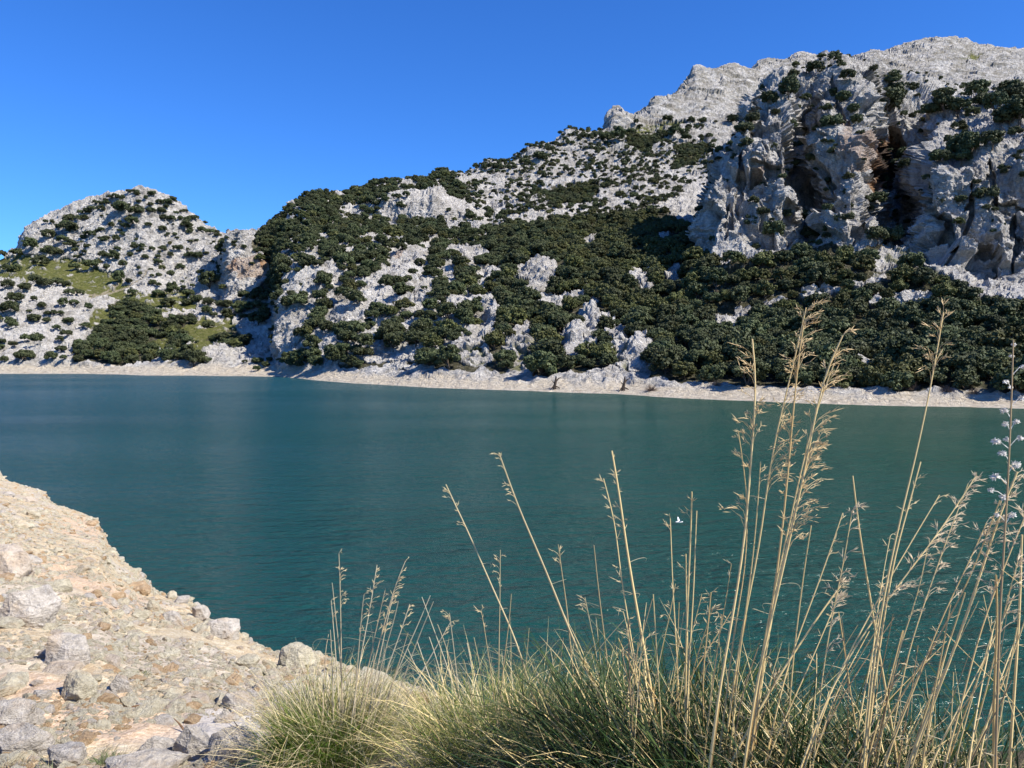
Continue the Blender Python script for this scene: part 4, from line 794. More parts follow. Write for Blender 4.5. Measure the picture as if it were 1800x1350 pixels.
# loose stones: single ones, then the gravel as stuff
M_GREY2 = M_GREY
SM = [rock_mesh('stone', 60+k, m, False, .62, 1.0) for k, m in enumerate([M_CREAM, M_GREY, M_CREAM, M_OCHRE, M_PINK, M_CREAM, M_CREAM, M_CREAM])]
stones = []
def zone(x, y, m, s_):
    c = {'cream_limestone': 'cream', 'grey_limestone': 'grey', 'ochre_stone': 'ochre', 'pink_limestone': 'pinkish'}[m.name]
    wy = 'on the far upper bank' if y < 960 else 'below the pink boulder' if y < 1060 and x < 180 else 'on the bank near the pointed corner' if y < 1060 else 'on the slope right of the veined boulder' if y < 1130 and x < 280 else 'near the edge boulders' if y < 1180 and x > 280 else 'around the long grey slab' if y < 1200 and x < 200 else 'on the open gravel mid slope' if y < 1230 and x < 400 else 'below the cream edge rocks' if x > 400 else 'on the orange gravel' if x > 90 else 'by the white-topped boulder'
    return '%s loose %s stone %s' % ('larger' if s_ > .2 else 'small', c, wy)
for k in range(130):
    for _ in range(40):
        x = random.uniform(0, 760); y = random.uniform(860, 1345); h_ = bank_hit(x, y)
        if h_ is not None and h_[2] > .3: break
    else: continue
    if x > 470 and y > 1250: continue
    s = random.choice([.05, .06, .07, .08, .1, .13, .17])*random.uniform(.8, 1.3)*(1+h_[1]/28)*(1 if y < 1250 else .6)
    o = obj('stone', SM[k % len(SM)], None, h_+np.array([0, 0, s*.1])); o.scale = (s, s*random.uniform(.7, 1), s*random.uniform(.6, 1)); o.rotation_euler = (random.uniform(-.3, .3), random.uniform(-.3, .3), random.uniform(0, 6.3))
    lb = zone(x, y, SM[k % len(SM)].materials[0], s); tag(o, lb, 'rock', 'loose stones on the near bank'); stones.append(o)
SRCS = []
for q in stones:
    if q.data not in [s.data for s in SRCS]: SRCS.append(q)
rg = np.random.default_rng(5); n = 120000; ph_ = rg.uniform(-.64, .25, n); rr_ = 3.0*np.exp(rg.uniform(0, 1, n)**1.1*math.log(50/3.0)); gx, gy = rr_*np.sin(ph_), rr_*np.cos(ph_)
gz = bank_z(gx, gy); keep = (gz > -.3) & (gnoise(np.stack([gx, gy, gz], 1)/1.6, 15) > -.25-.25*rg.random(n)); gx, gy, gz = gx[keep], gy[keep], gz[keep]; rr_ = rr_[keep]; n = len(gx)
gs = (.006+.006*rg.exponential(1, n)**1.5)*(1+rr_/11); gs = np.minimum(gs, .16)
grav = instancer('gravel', np.stack([gx, gy, gz-gs*.1], 1), gs[:, None]*rg.uniform(.6, 1.2, (n, 3)), rg.uniform(0, 6.28, n), rg.integers(0, len(SRCS), n), SRCS, rg.uniform(-.4, .4, (n, 2)))
tag(grav, 'pale and ochre gravel strewn over the near bank', 'gravel', kind='stuff')

# root and twig on the rocks
def at_bank(x, y, up=.02): h_ = bank_hit(x, y); return h_+np.array([0, 0, up])
def curve_tube(pts_px, rad_px, m, name, label, cat, up=.03):
    pts = np.array([at_bank(x, y, up) for x, y in pts_px]); d = pts[:, 1].mean(); pts[:, 1] = pts[:, 1]*.3+d*.7-.12
    for k, (x, y) in enumerate(pts_px): pts[k] = world(x, y, pts[k, 1])
    c = pts.mean(0); t = np.linspace(0, 1, len(pts)); tt = np.linspace(0, 1, 20); pp = np.stack([np.interp(tt, t, pts[:, q]) for q in range(3)], 1)
    r_ = np.interp(tt, np.linspace(0, 1, len(rad_px)), rad_px)*d/F_PX; mb = MB(); mb.tube(pp-c, r_, 7); return tag(obj(name, mb.mesh(name, m, True), None, c), label, cat)
curve_tube([(305, 1262), (315, 1272), (324, 1284), (329, 1290), (326, 1294)], [.5, 1.6, 2.2, 1.8, .5], M_ROOT, 'root', 'curved brown root poking out of the orange gravel by the rocks', 'root')
curve_tube([(232, 1243), (240, 1241), (256, 1238)], [2, 1.8, .8], M_ROOT, 'stick', 'short dark stick lying on the orange gravel', 'stick')
curve_tube([(409, 1264), (414, 1272), (419, 1278), (417, 1288)], [.5, .8, 1.0, .5], M_DEADWOOD, 'twig', 'small dark forked twig on the grey rock mass', 'twig')

# ------------------------------------------------------------------ grass
def blades(rng, n, rb, L0, L1, lean0, lean1, w_, colf, droop=1.0, az=None, seg_=7):
    ph = rng.uniform(0, 2*pi, n) if az is None else rng.normal(az[0], az[1], n); rb_ = rb*np.sqrt(rng.uniform(0, 1, n))
    base = np.stack([rb_*np.cos(ph+rng.normal(0, .5, n)), rb_*np.sin(ph+rng.normal(0, .5, n)), np.full(n, -.04)], 1)
    L_ = rng.uniform(L0, L1, n); lean = rng.uniform(lean0, lean1, n)*(.35+.65*rb_/rb); bend = droop*rng.uniform(.3, 1.3, n)
    s = np.linspace(0, 1, seg_); th = lean[:, None]+bend[:, None]*s[None]**1.6; th = th+(s[None] > rng.uniform(.35, .9, n)[:, None])*np.where(rng.random(n) < .28, rng.uniform(.5, 1.6, n), 0)[:, None]; ds = (L_/(seg_-1))[:, None]
    hz = np.cumsum(np.sin(th)*ds, 1)-np.sin(th[:, :1])*ds; vz = np.cumsum(np.cos(th)*ds, 1)-np.cos(th[:, :1])*ds
    tw = ph[:, None]+rng.normal(0, .75, n)[:, None]*s[None]+rng.normal(0, .3, n)[:, None]
    Cn = np.stack([base[:, :1]+hz*np.cos(tw), base[:, 1:2]+hz*np.sin(tw), base[:, 2:]+vz], -1)
    sa = ph+pi/2+rng.normal(0, .9, n); side = np.stack([np.cos(sa), np.sin(sa), rng.normal(0, .25, n)], 1)
    wd = w_*rng.uniform(.6, 1.25, n)[:, None]*(1-s[None]**2.2*.9); off = side[:, None]*wd[..., None]*.5
    V = np.stack([Cn-off, Cn+off], 2).reshape(-1, 3); a = (np.arange(n)[:, None]*seg_*2+np.arange(seg_-1)[None]*2).ravel(); Q = np.stack([a, a+1, a+3, a+2], -1)
    col = np.repeat(colf(rng, n, ph, L_), seg_*2, axis=0); return V, Q, col
def colmix(green, straw, frac, dark=0):
    g0, s0 = np.array(green), np.array(straw)
    def f(rng, n, ph, L_):
        t = (rng.random(n) < frac)[:, None]*rng.uniform(.55, 1, (n, 1))+rng.uniform(0, .04, (n, 1)); t = np.clip(t, 0, 1); v = rng.uniform(.65, 1.25, (n, 1))
        return (g0*(1-t)+s0*t)*v
    return f
STR = (.86, .67, .32); STRP = (.72, .62, .38); GRN = (.10, .21, .018); DGR = (.018, .056, .010); OLV = (.19, .20, .045)
def tussock(label, x, Y, parts, rz=0, grp='grass tussocks in the foreground'):
    X_ = ucol(x, 1300)*Y; z = float(bank_z(X_, Y)[0]); r = empty('grass_tussock', (X_, Y, z)); tag(r, label, 'grass', grp)
    Vs, Qs, Cs, n0 = [], [], [], 0
    for p_ in parts:
        V, Q_, c_ = blades(*p_); Vs.append(V); Qs.append(Q_+n0); Cs.append(c_); n0 += len(V)
    obj('blades', mesh('blades', np.concatenate(Vs), np.concatenate(Qs), M_GRASS, False, np.concatenate(Cs)), r); return r, np.array([X_, Y, z])
R_ = np.random.default_rng
TA, pA = tussock('left tussock, fresh green at its foot with pale thin stems leaning over the water', 585, 5.0, [
  (R_(1), 1700, .24, .45, .82, .05, .55, .0055, colmix(OLV, STRP, .5), .9),
  (R_(2), 2600, .26, .34, .60, .05, .6, .006, colmix(GRN, (.22, .26, .05), .2), .7, (pi+1.2, .9)),
  (R_(3), 900, .3, .5, .95, .3, 1.2, .004, colmix(STRP, STR, .5), 1.2)])
TB, pB = tussock('broad middle tussock, a mound of tangled olive and straw blades', 890, 4.1, [
  (R_(4), 2300, .34, .40, .74, .05, .85, .0055, colmix((.21, .23, .05), STRP, .35), 1.1), (R_(5), 800, .36, .5, 1.0, .6, 1.4, .0055, colmix((.3, .28, .1), STR, .8), .9), (R_(6), 1500, .3, .3, .6, 0, .7, .005, colmix(GRN, OLV, .5), .8)])
TC, pC = tussock('dark green tussock right of the middle mound with brown inner straw', 1160, 3.1, [
  (R_(7), 1700, .28, .5, .95, .05, .75, .0095, colmix(DGR, STR, .13), .9), (R_(8), 320, .28, .5, 1.0, .4, 1.1, .0075, colmix(OLV, STR, .8), .9), (R_(181), 90, .2, .6, 1.15, .3, 1.1, .011, colmix((.022, .06, .012), (.10, .14, .03), .2), .9), (R_(81), 900, .28, .4, .72, 0, .9, .007, colmix((.012, .02, .008), (.06, .045, .025), .5), .7)])  # near-black inner blades paint the shaded gaps, here and in the next three tussocks
TD, pD = tussock('dark tussock carrying the tallest feathery plumes', 1330, 2.7, [
  (R_(9), 1600, .28, .45, .92, .05, .75, .0095, colmix(DGR, STR, .15), .9), (R_(10), 300, .28, .5, .95, .4, 1.1, .0075, colmix(OLV, STR, .8), 1.0), (R_(182), 90, .2, .6, 1.15, .3, 1.1, .011, colmix((.022, .06, .012), (.10, .14, .03), .2), .9), (R_(82), 900, .28, .4, .72, 0, .9, .007, colmix((.012, .02, .008), (.06, .045, .025), .5), .7)])
TE, pE = tussock('straw-coloured tussock of crossing leaning stems right of the plumes', 1540, 2.5, [
  (R_(11), 1600, .32, .4, .82, .05, .85, .007, colmix(DGR, STR, .3), .9), (R_(12), 420, .28, .5, .95, .4, 1.1, .0075, colmix(STRP, STR, .8), 1.0), (R_(183), 90, .2, .6, 1.15, .3, 1.1, .011, colmix((.022, .06, .012), (.10, .14, .03), .2), .9), (R_(83), 900, .28, .35, .62, 0, .9, .007, colmix((.012, .02, .008), (.06, .045, .025), .5), .7)])
TF_, pF = tussock('tussock at the right edge with thick golden stems', 1745, 2.3, [
  (R_(13), 1700, .34, .4, .85, .05, .85, .008, colmix(DGR, STR, .25), .9), (R_(14), 380, .28, .5, .95, .4, 1.1, .0075, colmix(OLV, STR, .8), 1.0), (R_(184), 90, .2, .6, 1.15, .3, 1.1, .011, colmix((.022, .06, .012), (.10, .14, .03), .2), .9), (R_(84), 900, .28, .35, .62, 0, .9, .007, colmix((.012, .02, .008), (.06, .045, .025), .5), .7)])
TG, pG = tussock('low grassy fringe between the left and the middle tussock', 740, 5.2, [(R_(15), 1500, .36, .25, .55, .1, 1.0, .005, colmix(OLV, STRP, .5), 1.0)])
TH, pH = tussock('dark grass in front of the right-hand stems at the bottom edge', 1440, 2.45, [(R_(16), 1700, .30, .4, .82, .05, .9, .007, colmix(DGR, STR, .15), 1.1)])
TI, pI = tussock('low grass between the straw stems at the bottom right', 1650, 2.45, [(R_(17), 1600, .32, .4, .78, .05, .9, .007, colmix(DGR, STR, .22), 1.1)])
TJ, pJ = tussock('dark grass between the middle mound and the dark tussock', 1030, 3.5, [(R_(18), 2000, .3, .4, .78, .05, .9, .006, colmix((.05, .08, .02), STR, .2), 1.1)])

def smooth_path(pts, n):
    pts = np.array(pts, float); d = np.concatenate([[0], np.cumsum(np.linalg.norm(np.diff(pts, axis=0), axis=1))]); d /= d[-1]; t = np.linspace(0, 1, n)
    q = np.stack([np.interp(t, d, pts[:, k]) for k in range(pts.shape[1])], 1)
    for _ in range(max(1, n//8)): q[1:-1] = q[1:-1]*.5+(q[:-2]+q[2:])*.25
    return q
def spikelets(rng, path_, a0, a1, n, ln, side, dense, col, w_=.0016, rad_=.0):
    """seed branches along the last part of a stem; side = which way they hang"""
    mb = MB(); m = len(path_)
    for k in range(n):
        s = a0+(a1-a0)*rng.random()**.9; f_ = s*(m-1); i_ = int(f_); p0 = path_[i_]+(path_[min(i_+1, m-1)]-path_[i_])*(f_-i_)
        up = path_[min(i_+1, m-1)]-path_[max(0, i_-1)]; up /= np.linalg.norm(up)+1e-9
        L_ = ln*rng.uniform(.4, 1.1)*(1-.45*(s-a0)/(a1-a0+1e-6)); out = np.array([side*rng.uniform(.15, 1.0) if rng.random() < .8 else -side*rng.uniform(.1, .5), rng.normal()*.4, 0]); dr = rng.uniform(-.1, .55)
        q = [p0, p0+up*L_*.45+out*L_*.22, p0+up*L_*.75+out*L_*.6-np.array([0, 0, dr*L_*.15]), p0+up*L_*.85+out*L_*.95-np.array([0, 0, dr*L_*.5])]
        v = rng.uniform(.8, 1.2); mb.tube(q, [w_*.45, w_*.4, w_*.35, w_*.15], 3, np.array(col)*v)
        for g_ in range(dense):
            t_ = rng.uniform(.35, 1); c_ = q[1]+(q[3]-q[1])*t_; dd = (q[3]-q[1]); dd /= np.linalg.norm(dd)+1e-9; dd = dd+rng.normal(size=3)*.45; ll = rng.uniform(.009, .022)
            mb.tube([c_, c_+dd*ll*.5, c_+dd*ll], [.0003, w_*.55, .0002], 4, np.array(col)*rng.uniform(.8, 1.25))
    return mb
def stalk(root, rp, Y, px, wpx, head=None, col=(.52, .40, .20), seed=0, side=1, jit=.0):
    """px: photo survey of the stem from tip to foot"""
    rng = R_(1000+seed); dep = Y+rng.uniform(-.18, .18); lean = rng.uniform(-.12, .12)
    n = len(px); pts = [world(x, y, dep+lean*(1-k/(n-1))) for k, (x, y) in enumerate(px)]
    d = pts[-1]-pts[-2]; d /= np.linalg.norm(d); k = 0
    q = pts[-1].copy()
    while q[2] > float(bank_z(q[0], q[1])[0])-.03 and k < 200: q = q+d*.02; d = d*.98+np.array([0, 0, -1])*.02; k += 1
    if k: pts.append(q)
    pts = pts[::-1]; pth = smooth_path(pts, 26)
    wob = np.stack([gnoise(np.stack([np.linspace(0, 3, 26)+seed*3.1, np.full(26, .5+k_), np.zeros(26)], 1), 8) for k_ in range(3)], 1)*.006; pth += wob*np.linspace(0, 1, 26)[:, None]
    r0 = wpx*.68*dep/F_PX; rad = r0*np.linspace(1, .42, 26); v = rng.uniform(.85, 1.15); tint = rng.random()
    cc = np.array(col)*v*(1 if tint > .25 else np.array([.85, .8, .75])); mb = MB(); rel = pth-rp
    mb.tube(rel, rad, 5, cc)
    if wpx > 3:                                                     # leaf sheath wrapped round the lower stem, and a curled dry leaf
        i0 = rng.integers(8, 14); mb.tube(rel[4:i0]+np.array([r0*.7, 0, 0]), rad[4:i0]*.8, 5, np.array((.42, .27, .11))*v)
    for _ in range(2 if wpx > 2 else 0):
        i0 = rng.integers(9, 20); s_ = rng.choice([-1, 1]); L_ = rng.uniform(.04, .12)*dep/2.6
        a_ = np.linspace(0, 1, 9); an = rng.uniform(1.8, 3.6); cu = np.stack([s_*np.sin(a_*an)/an*1.1+s_*a_*.25, rng.normal()*.2*a_, .55*a_-(a_**2)*rng.uniform(.3, .9)], 1)*L_; mb.tube(rel[i0]+cu, .0013*(1-a_*.75), 3, np.array((.58, .49, .31))*v)
    st = obj('stalk', mb.mesh('stalk', M_STRAW, True), root)
    if head:
        kind, frac = head[0], head[1]; a0 = 1-frac
        if kind == 'plume': m_ = spikelets(rng, rel, a0, 1, int(head[2]*1.0), .11*dep/2.7, side, 6, (.66, .50, .26), .0024)
        elif kind == 'thin': m_ = spikelets(rng, rel, a0, 1, int(head[2]), .045*dep/3, side, 3, (.74, .58, .32), .002*dep/3)
        elif kind == 'soft': m_ = spikelets(rng, rel, a0, 1, int(head[2]), .07*dep/2.7, side, 5, (.68, .55, .36), .0022)
        obj('seed_head', m_.mesh('seed_head', M_STRAW), st)
    return st
k_ = 0
PALE = (.60, .52, .36)
for px, h_ in [([(596, 973), (599, 1060), (600, 1165)], ('thin', .28, 16)), ([(584, 1025), (590, 1080), (597, 1150)], None), ([(581, 1055), (585, 1100), (590, 1150)], ('thin', .15, 5)), ([(580, 1107), (582, 1135), (583, 1165)], None), ([(640, 1045), (634, 1100), (628, 1170)], ('thin', .25, 8)), ([(664, 992), (656, 1040), (632, 1165)], ('thin', .25, 18)), ([(678, 1035), (668, 1080), (645, 1180)], ('thin', .2, 8)), ([(713, 986), (692, 1035), (652, 1185)], ('thin', .4, 22)), ([(692, 1045), (684, 1075), (660, 1185)], ('thin', .25, 16)), ([(700, 1057), (690, 1100), (668, 1180)], None), ([(720, 1062), (708, 1100), (675, 1195)], ('thin', .2, 8)), ([(718, 1112), (706, 1150), (690, 1200)], None), ([(757, 1047), (730, 1110), (690, 1200)], None), ([(762, 1058), (740, 1110), (705, 1205)], None), ([(791, 1095), (760, 1150), (725, 1210)], ('thin', .12, 6)), ([(571, 1165), (573, 1135), (577, 1115)], None)]:
    stalk(TA, pA, 5.0, px if px[0][1] < px[-1][1] else px[::-1], 2.3, h_, PALE, k_, 1); k_ += 1
for px, h_ in [([(717, 1140), (735, 1180), (752, 1220)], None), ([(733, 1127), (752, 1180), (770, 1230)], None), ([(754, 1120), (770, 1170), (785, 1225)], None), ([(742, 1050), (768, 1120), (795, 1200)], None), ([(790, 1077), (798, 1140), (805, 1205)], ('thin', .1, 6)), ([(769, 1097), (784, 1140), (800, 1190)], None), ([(820, 1130), (830, 1180), (838, 1230)], None)]:
    stalk(TG, pG, 5.1, px, 2.2, h_, PALE, k_, -1); k_ += 1
for px, w_, h_, s_ in [([(784, 851), (830, 950), (907, 1128), (953, 1275)], 3.2, ('thin', .16, 9), -1), ([(877, 796), (912, 895), (958, 1000), (1010, 1130), (1060, 1240)], 4.2, ('thin', .2, 12), -1), ([(880, 967), (879, 1060), (877, 1160)], 2.2, ('thin', .2, 8), -1), ([(899, 1045), (892, 1110), (885, 1170)], 2.4, None, 1), ([(846, 1077), (855, 1120), (864, 1180)], 2, ('thin', .15, 6), -1), ([(982, 957), (996, 1060), (1012, 1230)], 2.6, ('thin', .12, 6), -1), ([(1044, 958), (1056, 1070), (1075, 1230)], 2.8, None, 1), ([(1030, 1050), (1044, 1130), (1058, 1220)], 2.2, ('thin', .12, 6), -1), ([(1046, 1078), (1054, 1150), (1063, 1230)], 2, None, 1), ([(834, 1120), (842, 1160), (848, 1210)], 2, None, 1), ([(968, 1140), (974, 1180), (980, 1240)], 2, None, 1), ([(990, 1120), (985, 1170), (978, 1230)], 2, None, 1), ([(1100, 1085), (1060, 1130), (1010, 1200)], 2.2, None, 1), ([(825, 1330), (880, 1290), (1000, 1225)], 2.2, None, 1), ([(930, 1105), (926, 1160), (918, 1220)], 2, None, 1), ([(815, 1160), (822, 1190), (828, 1230)], 2, None, 1)]:
    if px[0][1] > px[-1][1]: px = px[::-1]
    stalk(TB, pB, 4.0, px, w_, h_, (.56, .46, .26), k_, s_); k_ += 1
for px, w_, h_, s_ in [([(1077, 793), (1088, 860), (1097, 940), (1115, 1050), (1132, 1140), (1152, 1260)], 5.0, ('thin', .22, 14), -1), ([(1060, 842), (1080, 920), (1090, 1000), (1108, 1110), (1125, 1220)], 2.6, ('thin', .3, 12), -1), ([(1177, 912), (1181, 1000), (1190, 1160)], 2.6, ('thin', .1, 4), -1), ([(1204, 972), (1205, 1060), (1209, 1170)], 3.6, ('thin', .12, 4), -1), ([(1218, 865), (1215, 960), (1207, 1100), (1205, 1200)], 4.2, ('thin', .08, 4), -1), ([(1225, 897), (1221, 1000), (1212, 1150)], 3.2, None, 1), ([(1187, 1027), (1175, 1090), (1160, 1150)], 2, ('thin', .15, 5), -1), ([(1137, 1060), (1132, 1100), (1126, 1160)], 2, None, 1), ([(1233, 1043), (1222, 1090), (1208, 1150)], 2, ('thin', .15, 6), 1), ([(1252, 1065), (1240, 1110), (1220, 1170)], 2, ('thin', .3, 12), 1), ([(1095, 1075), (1106, 1120), (1118, 1180)], 2, ('thin', .2, 8), -1), ([(1100, 1145), (1170, 1250), (1230, 1345)], 2.6, None, 1), ([(1225, 1240), (1150, 1280), (1050, 1340)], 3, None, 1), ([(1220, 1238), (1232, 1290), (1243, 1350)], 6.5, None, 1), ([(1195, 1060), (1192, 1120), (1190, 1180)], 2, None, 1)]:
    stalk(TC, pC, 3.0, px, w_, h_, STR, k_, s_); k_ += 1
for px, w_, h_, s_ in [([(1325, 597), (1334, 640), (1331, 720), (1322, 800), (1317, 880), (1300, 1010), (1283, 1110), (1262, 1230)], 5.0, ('plume', .36, 30), -1), ([(1337, 812), (1328, 930), (1316, 1040), (1300, 1150)], 3.0, ('thin', .1, 4), 1), ([(1418, 540), (1402, 610), (1390, 660), (1372, 720), (1352, 820), (1335, 960), (1312, 1070), (1295, 1160)], 3.6, ('plume', .32, 42), 1), ([(1412, 570), (1400, 650), (1392, 740), (1384, 840), (1372, 960), (1352, 1100), (1335, 1200)], 4.4, ('plume', .30, 34), -1), ([(1482, 590), (1455, 630), (1440, 690), (1425, 770), (1402, 880), (1380, 980), (1350, 1110), (1330, 1200)], 4.6, ('plume', .36, 46), 1), ([(1465, 640), (1442, 690), (1430, 740), (1415, 800), (1396, 890), (1375, 980), (1345, 1110)], 3.4, ('plume', .34, 26), 1), ([(1440, 770), (1420, 800), (1400, 890), (1393, 930), (1372, 1010), (1352, 1110), (1338, 1200)], 5.0, ('plume', .14, 12), 1), ([(1300, 760), (1316, 870), (1310, 1000), (1290, 1110)], 3, ('thin', .2, 6), -1), ([(1427, 925), (1412, 1010), (1396, 1140)], 3, None, 1), ([(1482, 902), (1445, 1010), (1400, 1130), (1380, 1190)], 3.2, ('thin', .25, 10), 1), ([(1285, 990), (1275, 1060), (1262, 1130)], 2.2, ('thin', .3, 8), -1), ([(1270, 1080), (1262, 1140), (1250, 1210)], 2.2, None, 1)]:
    stalk(TD, pD, 2.65, px, w_, h_, STR, k_, s_); k_ += 1
for px, w_, h_, s_ in [([(1497, 898), (1484, 990), (1462, 1090), (1445, 1200)], 2.6, ('soft', .35, 34), 1), ([(1480, 1030), (1440, 1080), (1390, 1155), (1330, 1255), (1280, 1350)], 5.0, ('thin', .12, 10), 1), ([(1498, 838), (1508, 920), (1522, 1000), (1548, 1160), (1572, 1300)], 4.4, None, 1), ([(1473, 1075), (1488, 1160), (1502, 1260), (1516, 1345)], 3.6, None, 1), ([(1659, 548), (1648, 620), (1628, 720), (1604, 830), (1585, 900), (1563, 1000), (1540, 1130), (1525, 1260)], 3.8, ('plume', .13, 16), -1), ([(1618, 812), (1598, 890), (1572, 980), (1548, 1120), (1530, 1250)], 4.2, ('thin', .12, 8), 1), ([(1653, 870), (1600, 960), (1540, 1060), (1470, 1190)], 3.0, ('thin', .05, 2), 1), ([(1712, 838), (1650, 935), (1570, 1040), (1500, 1140), (1450, 1230)], 3.2, ('soft', .3, 40), 1), ([(1703, 850), (1672, 930), (1640, 1020), (1600, 1130), (1578, 1230)], 2.6, ('soft', .3, 26), 1), ([(1564, 942), (1552, 1000), (1540, 1080)], 2, ('thin', .4, 14), 1), ([(1630, 960), (1610, 1050), (1580, 1140), (1556, 1250)], 2.6, ('thin', .2, 10), 1), ([(1545, 1100), (1500, 1170), (1460, 1250)], 2.6, None, 1), ([(1697, 1042), (1670, 1130), (1640, 1220), (1600, 1330)], 4.0, None, 1), ([(1435, 1150), (1436, 1200), (1430, 1260)], 2, ('thin', .1, 3), -1), ([(1560, 1025), (1540, 1110), (1515, 1230)], 3.4, ('thin', .15, 12), -1), ([(1528, 1110), (1500, 1160), (1466, 1225)], 2.4, None, 1)]:
    stalk(TE, pE, 2.5, px, w_, h_, STR, k_, s_); k_ += 1
for px, w_, h_, s_ in [([(1790, 830), (1760, 900), (1735, 980), (1690, 1110), (1650, 1210), (1595, 1345)], 5.6, ('soft', .25, 30), 1), ([(1735, 920), (1700, 1000), (1655, 1090), (1600, 1230), (1570, 1300)], 3.2, ('soft', .2, 20), 1), ([(1760, 880), (1730, 960), (1690, 1050), (1620, 1170), (1560, 1260)], 3.2, ('thin', .1, 8), 1), ([(1798, 940), (1795, 1040), (1785, 1180), (1775, 1345)], 5.6, None, 1), ([(1810, 1060), (1780, 1150), (1740, 1260), (1700, 1340)], 3.6, None, 1), ([(1752, 1010), (1755, 1080), (1750, 1200), (1748, 1345)], 5.5, None, 1), ([(1715, 1040), (1680, 1130), (1640, 1240), (1605, 1340)], 3.6, None, 1), ([(1805, 900), (1760, 1010), (1720, 1120), (1690, 1240), (1660, 1340)], 3.6, ('soft', .2, 20), -1), ([(1790, 990), (1762, 1090), (1735, 1200), (1705, 1310)], 3, ('soft', .2, 20), 1), ([(1775, 1140), (1700, 1230), (1640, 1330)], 2.6, None, 1), ([(1760, 1000), (1800, 1030), (1830, 1050)], 2, None, 1), ([(1675, 1180), (1672, 1260), (1668, 1340)], 2.4, None, 1), ([(1660, 1110), (1700, 1150), (1790, 1240)], 2, None, 1)]:
    stalk(TF_, pF, 2.3, px, w_, h_, STR, k_, s_); k_ += 1
er = R_(555)
for q in range(46):
    x0 = er.uniform(1080, 1810); root, rp, Yq = (TC, pC, 3.0) if x0 < 1250 else (TD, pD, 2.7) if x0 < 1420 else (TE, pE, 2.5) if x0 < 1620 else (TF_, pF, 2.35)
    tip = er.uniform(1040, 1200); sl = er.normal(.28 if x0 > 1400 else .12, .30); yb = er.uniform(1290, 1345)
    stalk(root, rp, Yq, [(x0+sl*(yb-tip), tip), (x0+sl*(yb-tip)*.5+er.normal(0, 4), (tip+yb)/2), (x0, yb)], er.uniform(1.8, 3.6), ('thin', .15, 6) if er.random() < .3 else None, STR if er.random() < .7 else (.30, .22, .12), 2000+q, 1)
# fluffy white seed stalks at the right edge
W = empty('cotton_seed_plant', (ucol(1752, 1300)*2.2, 2.2, float(bank_z(ucol(1752, 1300)*2.2, 2.2)[0]))); tag(W, 'tall stem at the right edge strung with white fluffy seed tufts', 'plant'); wp = np.array(W.location)
stalk(W, wp, 2.2, [(1781, 600), (1778, 700), (1773, 830), (1766, 950), (1757, 1080), (1750, 1345)], 4.4, None, (.42, .31, .17), 900)
rng = R_(77)
M_FLUFF, t_, b_ = mat('seed_fluff', .9, .1); g_ = NG(t_); t_.links.new(g_.ramp(g_.noise(g_.coord(), 60, 3), [(.35, (.5, .46, .38)), (.6, (.82, .80, .74))]), b_.inputs['Base Color'])
for n, (x, y, r) in enumerate([(1782, 606, 4), (1798, 645, 5), (1778, 626, 4), (1768, 671, 5), (1776, 681, 4), (1765, 722, 7), (1767, 745, 6), (1787, 741, 6), (1750, 776, 8), (1770, 772, 6), (1762, 797, 7), (1786, 816, 9), (1750, 838, 9), (1742, 862, 6), (1764, 874, 7), (1780, 905, 7), (1796, 700, 6), (1752, 905, 5), (1793, 770, 6)]):
    p = world(x, y, 2.2); mb = MB(); rr = r*1.1*2.2/F_PX
    for k in range(46):
        d = rng.normal(size=3); d /= np.linalg.norm(d); d[2] *= .8; mb.tube([d*rr*.1, d*rr*.6, d*rr*rng.uniform(.7, 1.15)], [.0012, .0014, .0006], 3)
    sx = float(np.interp(y, [600, 700, 830, 950, 1080], [1781, 1778, 1773, 1766, 1757])); s0 = world(sx, y+14, 2.2)-p
    mb.tube([s0, s0*.4+[0, 0, .006], (0, 0, 0)], [.0011, .0009, .0008], 4)
    o = obj('seed_tuft', mb.mesh('seed_tuft', M_FLUFF), W, p-wp)
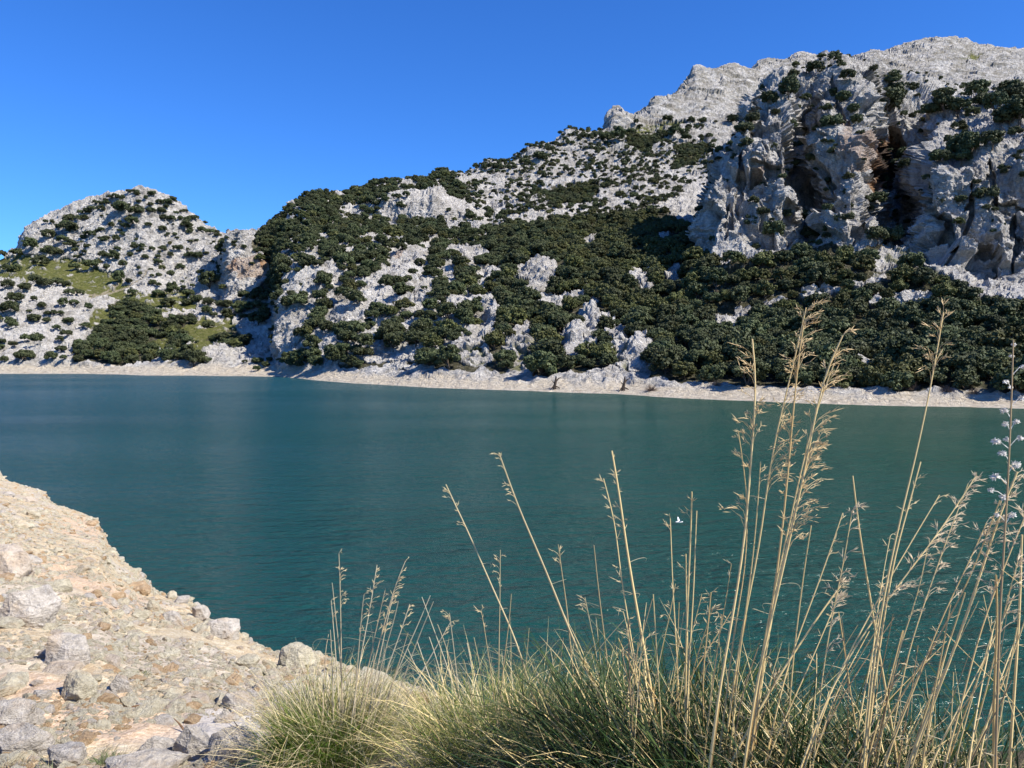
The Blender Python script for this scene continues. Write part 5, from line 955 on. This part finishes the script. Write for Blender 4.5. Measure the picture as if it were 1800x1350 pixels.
# small weeds at the bottom left
def weed(x, y, R, lb, seed, n, cols, L=(.1, .22), az=None, nm='weed'):
    h_ = bank_hit(x, y); h_ = h_ if h_ is not None else bank_hit(x, 1349); V, Q_, c_ = blades(R_(seed), n, R, L[0], L[1], .1, 1.0, .006, cols, .8); o = obj(nm, mesh(nm, V, Q_, M_GRASS, False, c_), None, h_); tag(o, lb, 'plant'); return o
weed(186, 1346, .09, 'small grey-green leafy weed on the rocks at the bottom left', 31, 260, colmix((.10, .14, .06), (.22, .22, .12), .3), (.06, .17))
twig_bush('weed', 'dry reddish-brown seed weed growing through the green weed', 'plant', bank_hit(200, 1336), .17, 32)
weed(95, 1360, .1, 'grey-green weed tuft at the bottom edge, left of the leafy weed', 33, 300, colmix((.12, .15, .08), (.34, .28, .18), .4), (.06, .14))
weed(25, 1362, .14, 'browned grass tuft in the bottom left corner', 34, 420, colmix((.2, .17, .09), (.38, .28, .17), .6), (.06, .14))
weed(452, 1330, .05, 'stiff straw tuft beside the fissured grey rock', 35, 90, colmix(STR, STRP, .6), (.15, .32))
weed(445, 1350, .1, 'blue-green weed at the foot of the straw tuft', 36, 260, colmix((.09, .14, .08), (.2, .24, .14), .3), (.05, .12))
weed(126, 1050, .1, 'tiny green sprig on the open gravel slope', 37, 60, colmix((.07, .12, .04), OLV, .3), (.06, .12))
weed(247, 1186, .08, 'tiny grey-green sprig among pale stones', 38, 60, colmix((.1, .14, .06), OLV, .3), (.05, .1))
weed(232, 1010, .03, 'single thin blades sticking up at the bank edge', 39, 7, colmix(OLV, STRP, .5), (.25, .45))

# ------------------------------------------------------------------ white bird over the water
def bird():
    p = world(1193, 918, 50); mb = MB()
    mb.tube([(-.24, 0, .03), (-.18, 0, .035), (-.05, 0, .02), (.08, 0, 0), (.17, 0, .0), (.3, 0, .01)], [.004, .03, .045, .042, .02, .035], 8)
    body = mb
    V = []; Fq = []
    for sg in (-1, 1):
        b0 = len(V)
        for s in np.linspace(0, 1, 7):
            c = .13*(1-s**2*.85); zz = .02+ .34*s-.06*s*s; yy = sg*(.03+.26*s); xx = .04+.05*s
            V += [(xx-c*.5, yy, zz), (xx, yy, zz+.012*(1-s)), (xx+c*.6, yy, zz-.004)]
        for k in range(6):
            a = b0+k*3
            for q in (0, 1): Fq.append((a+q, a+q+1, a+q+4, a+q+3))
    mw, t_, b_ = mat('white_feathers', .7, .2); g = NG(t_); t_.links.new(g.ramp(g.noise(g.coord(), 12, 3), [(.3, (.72, .72, .72)), (.6, (.85, .85, .84))]), b_.inputs['Base Color'])
    body.add(np.array(V), np.array(Fq)); o = obj('bird', body.mesh('bird', mw, True), None, p); o.rotation_euler = (0, 0, .3)
    tag(o, 'small white bird flying low over the open lake with wings raised', 'bird')
bird()
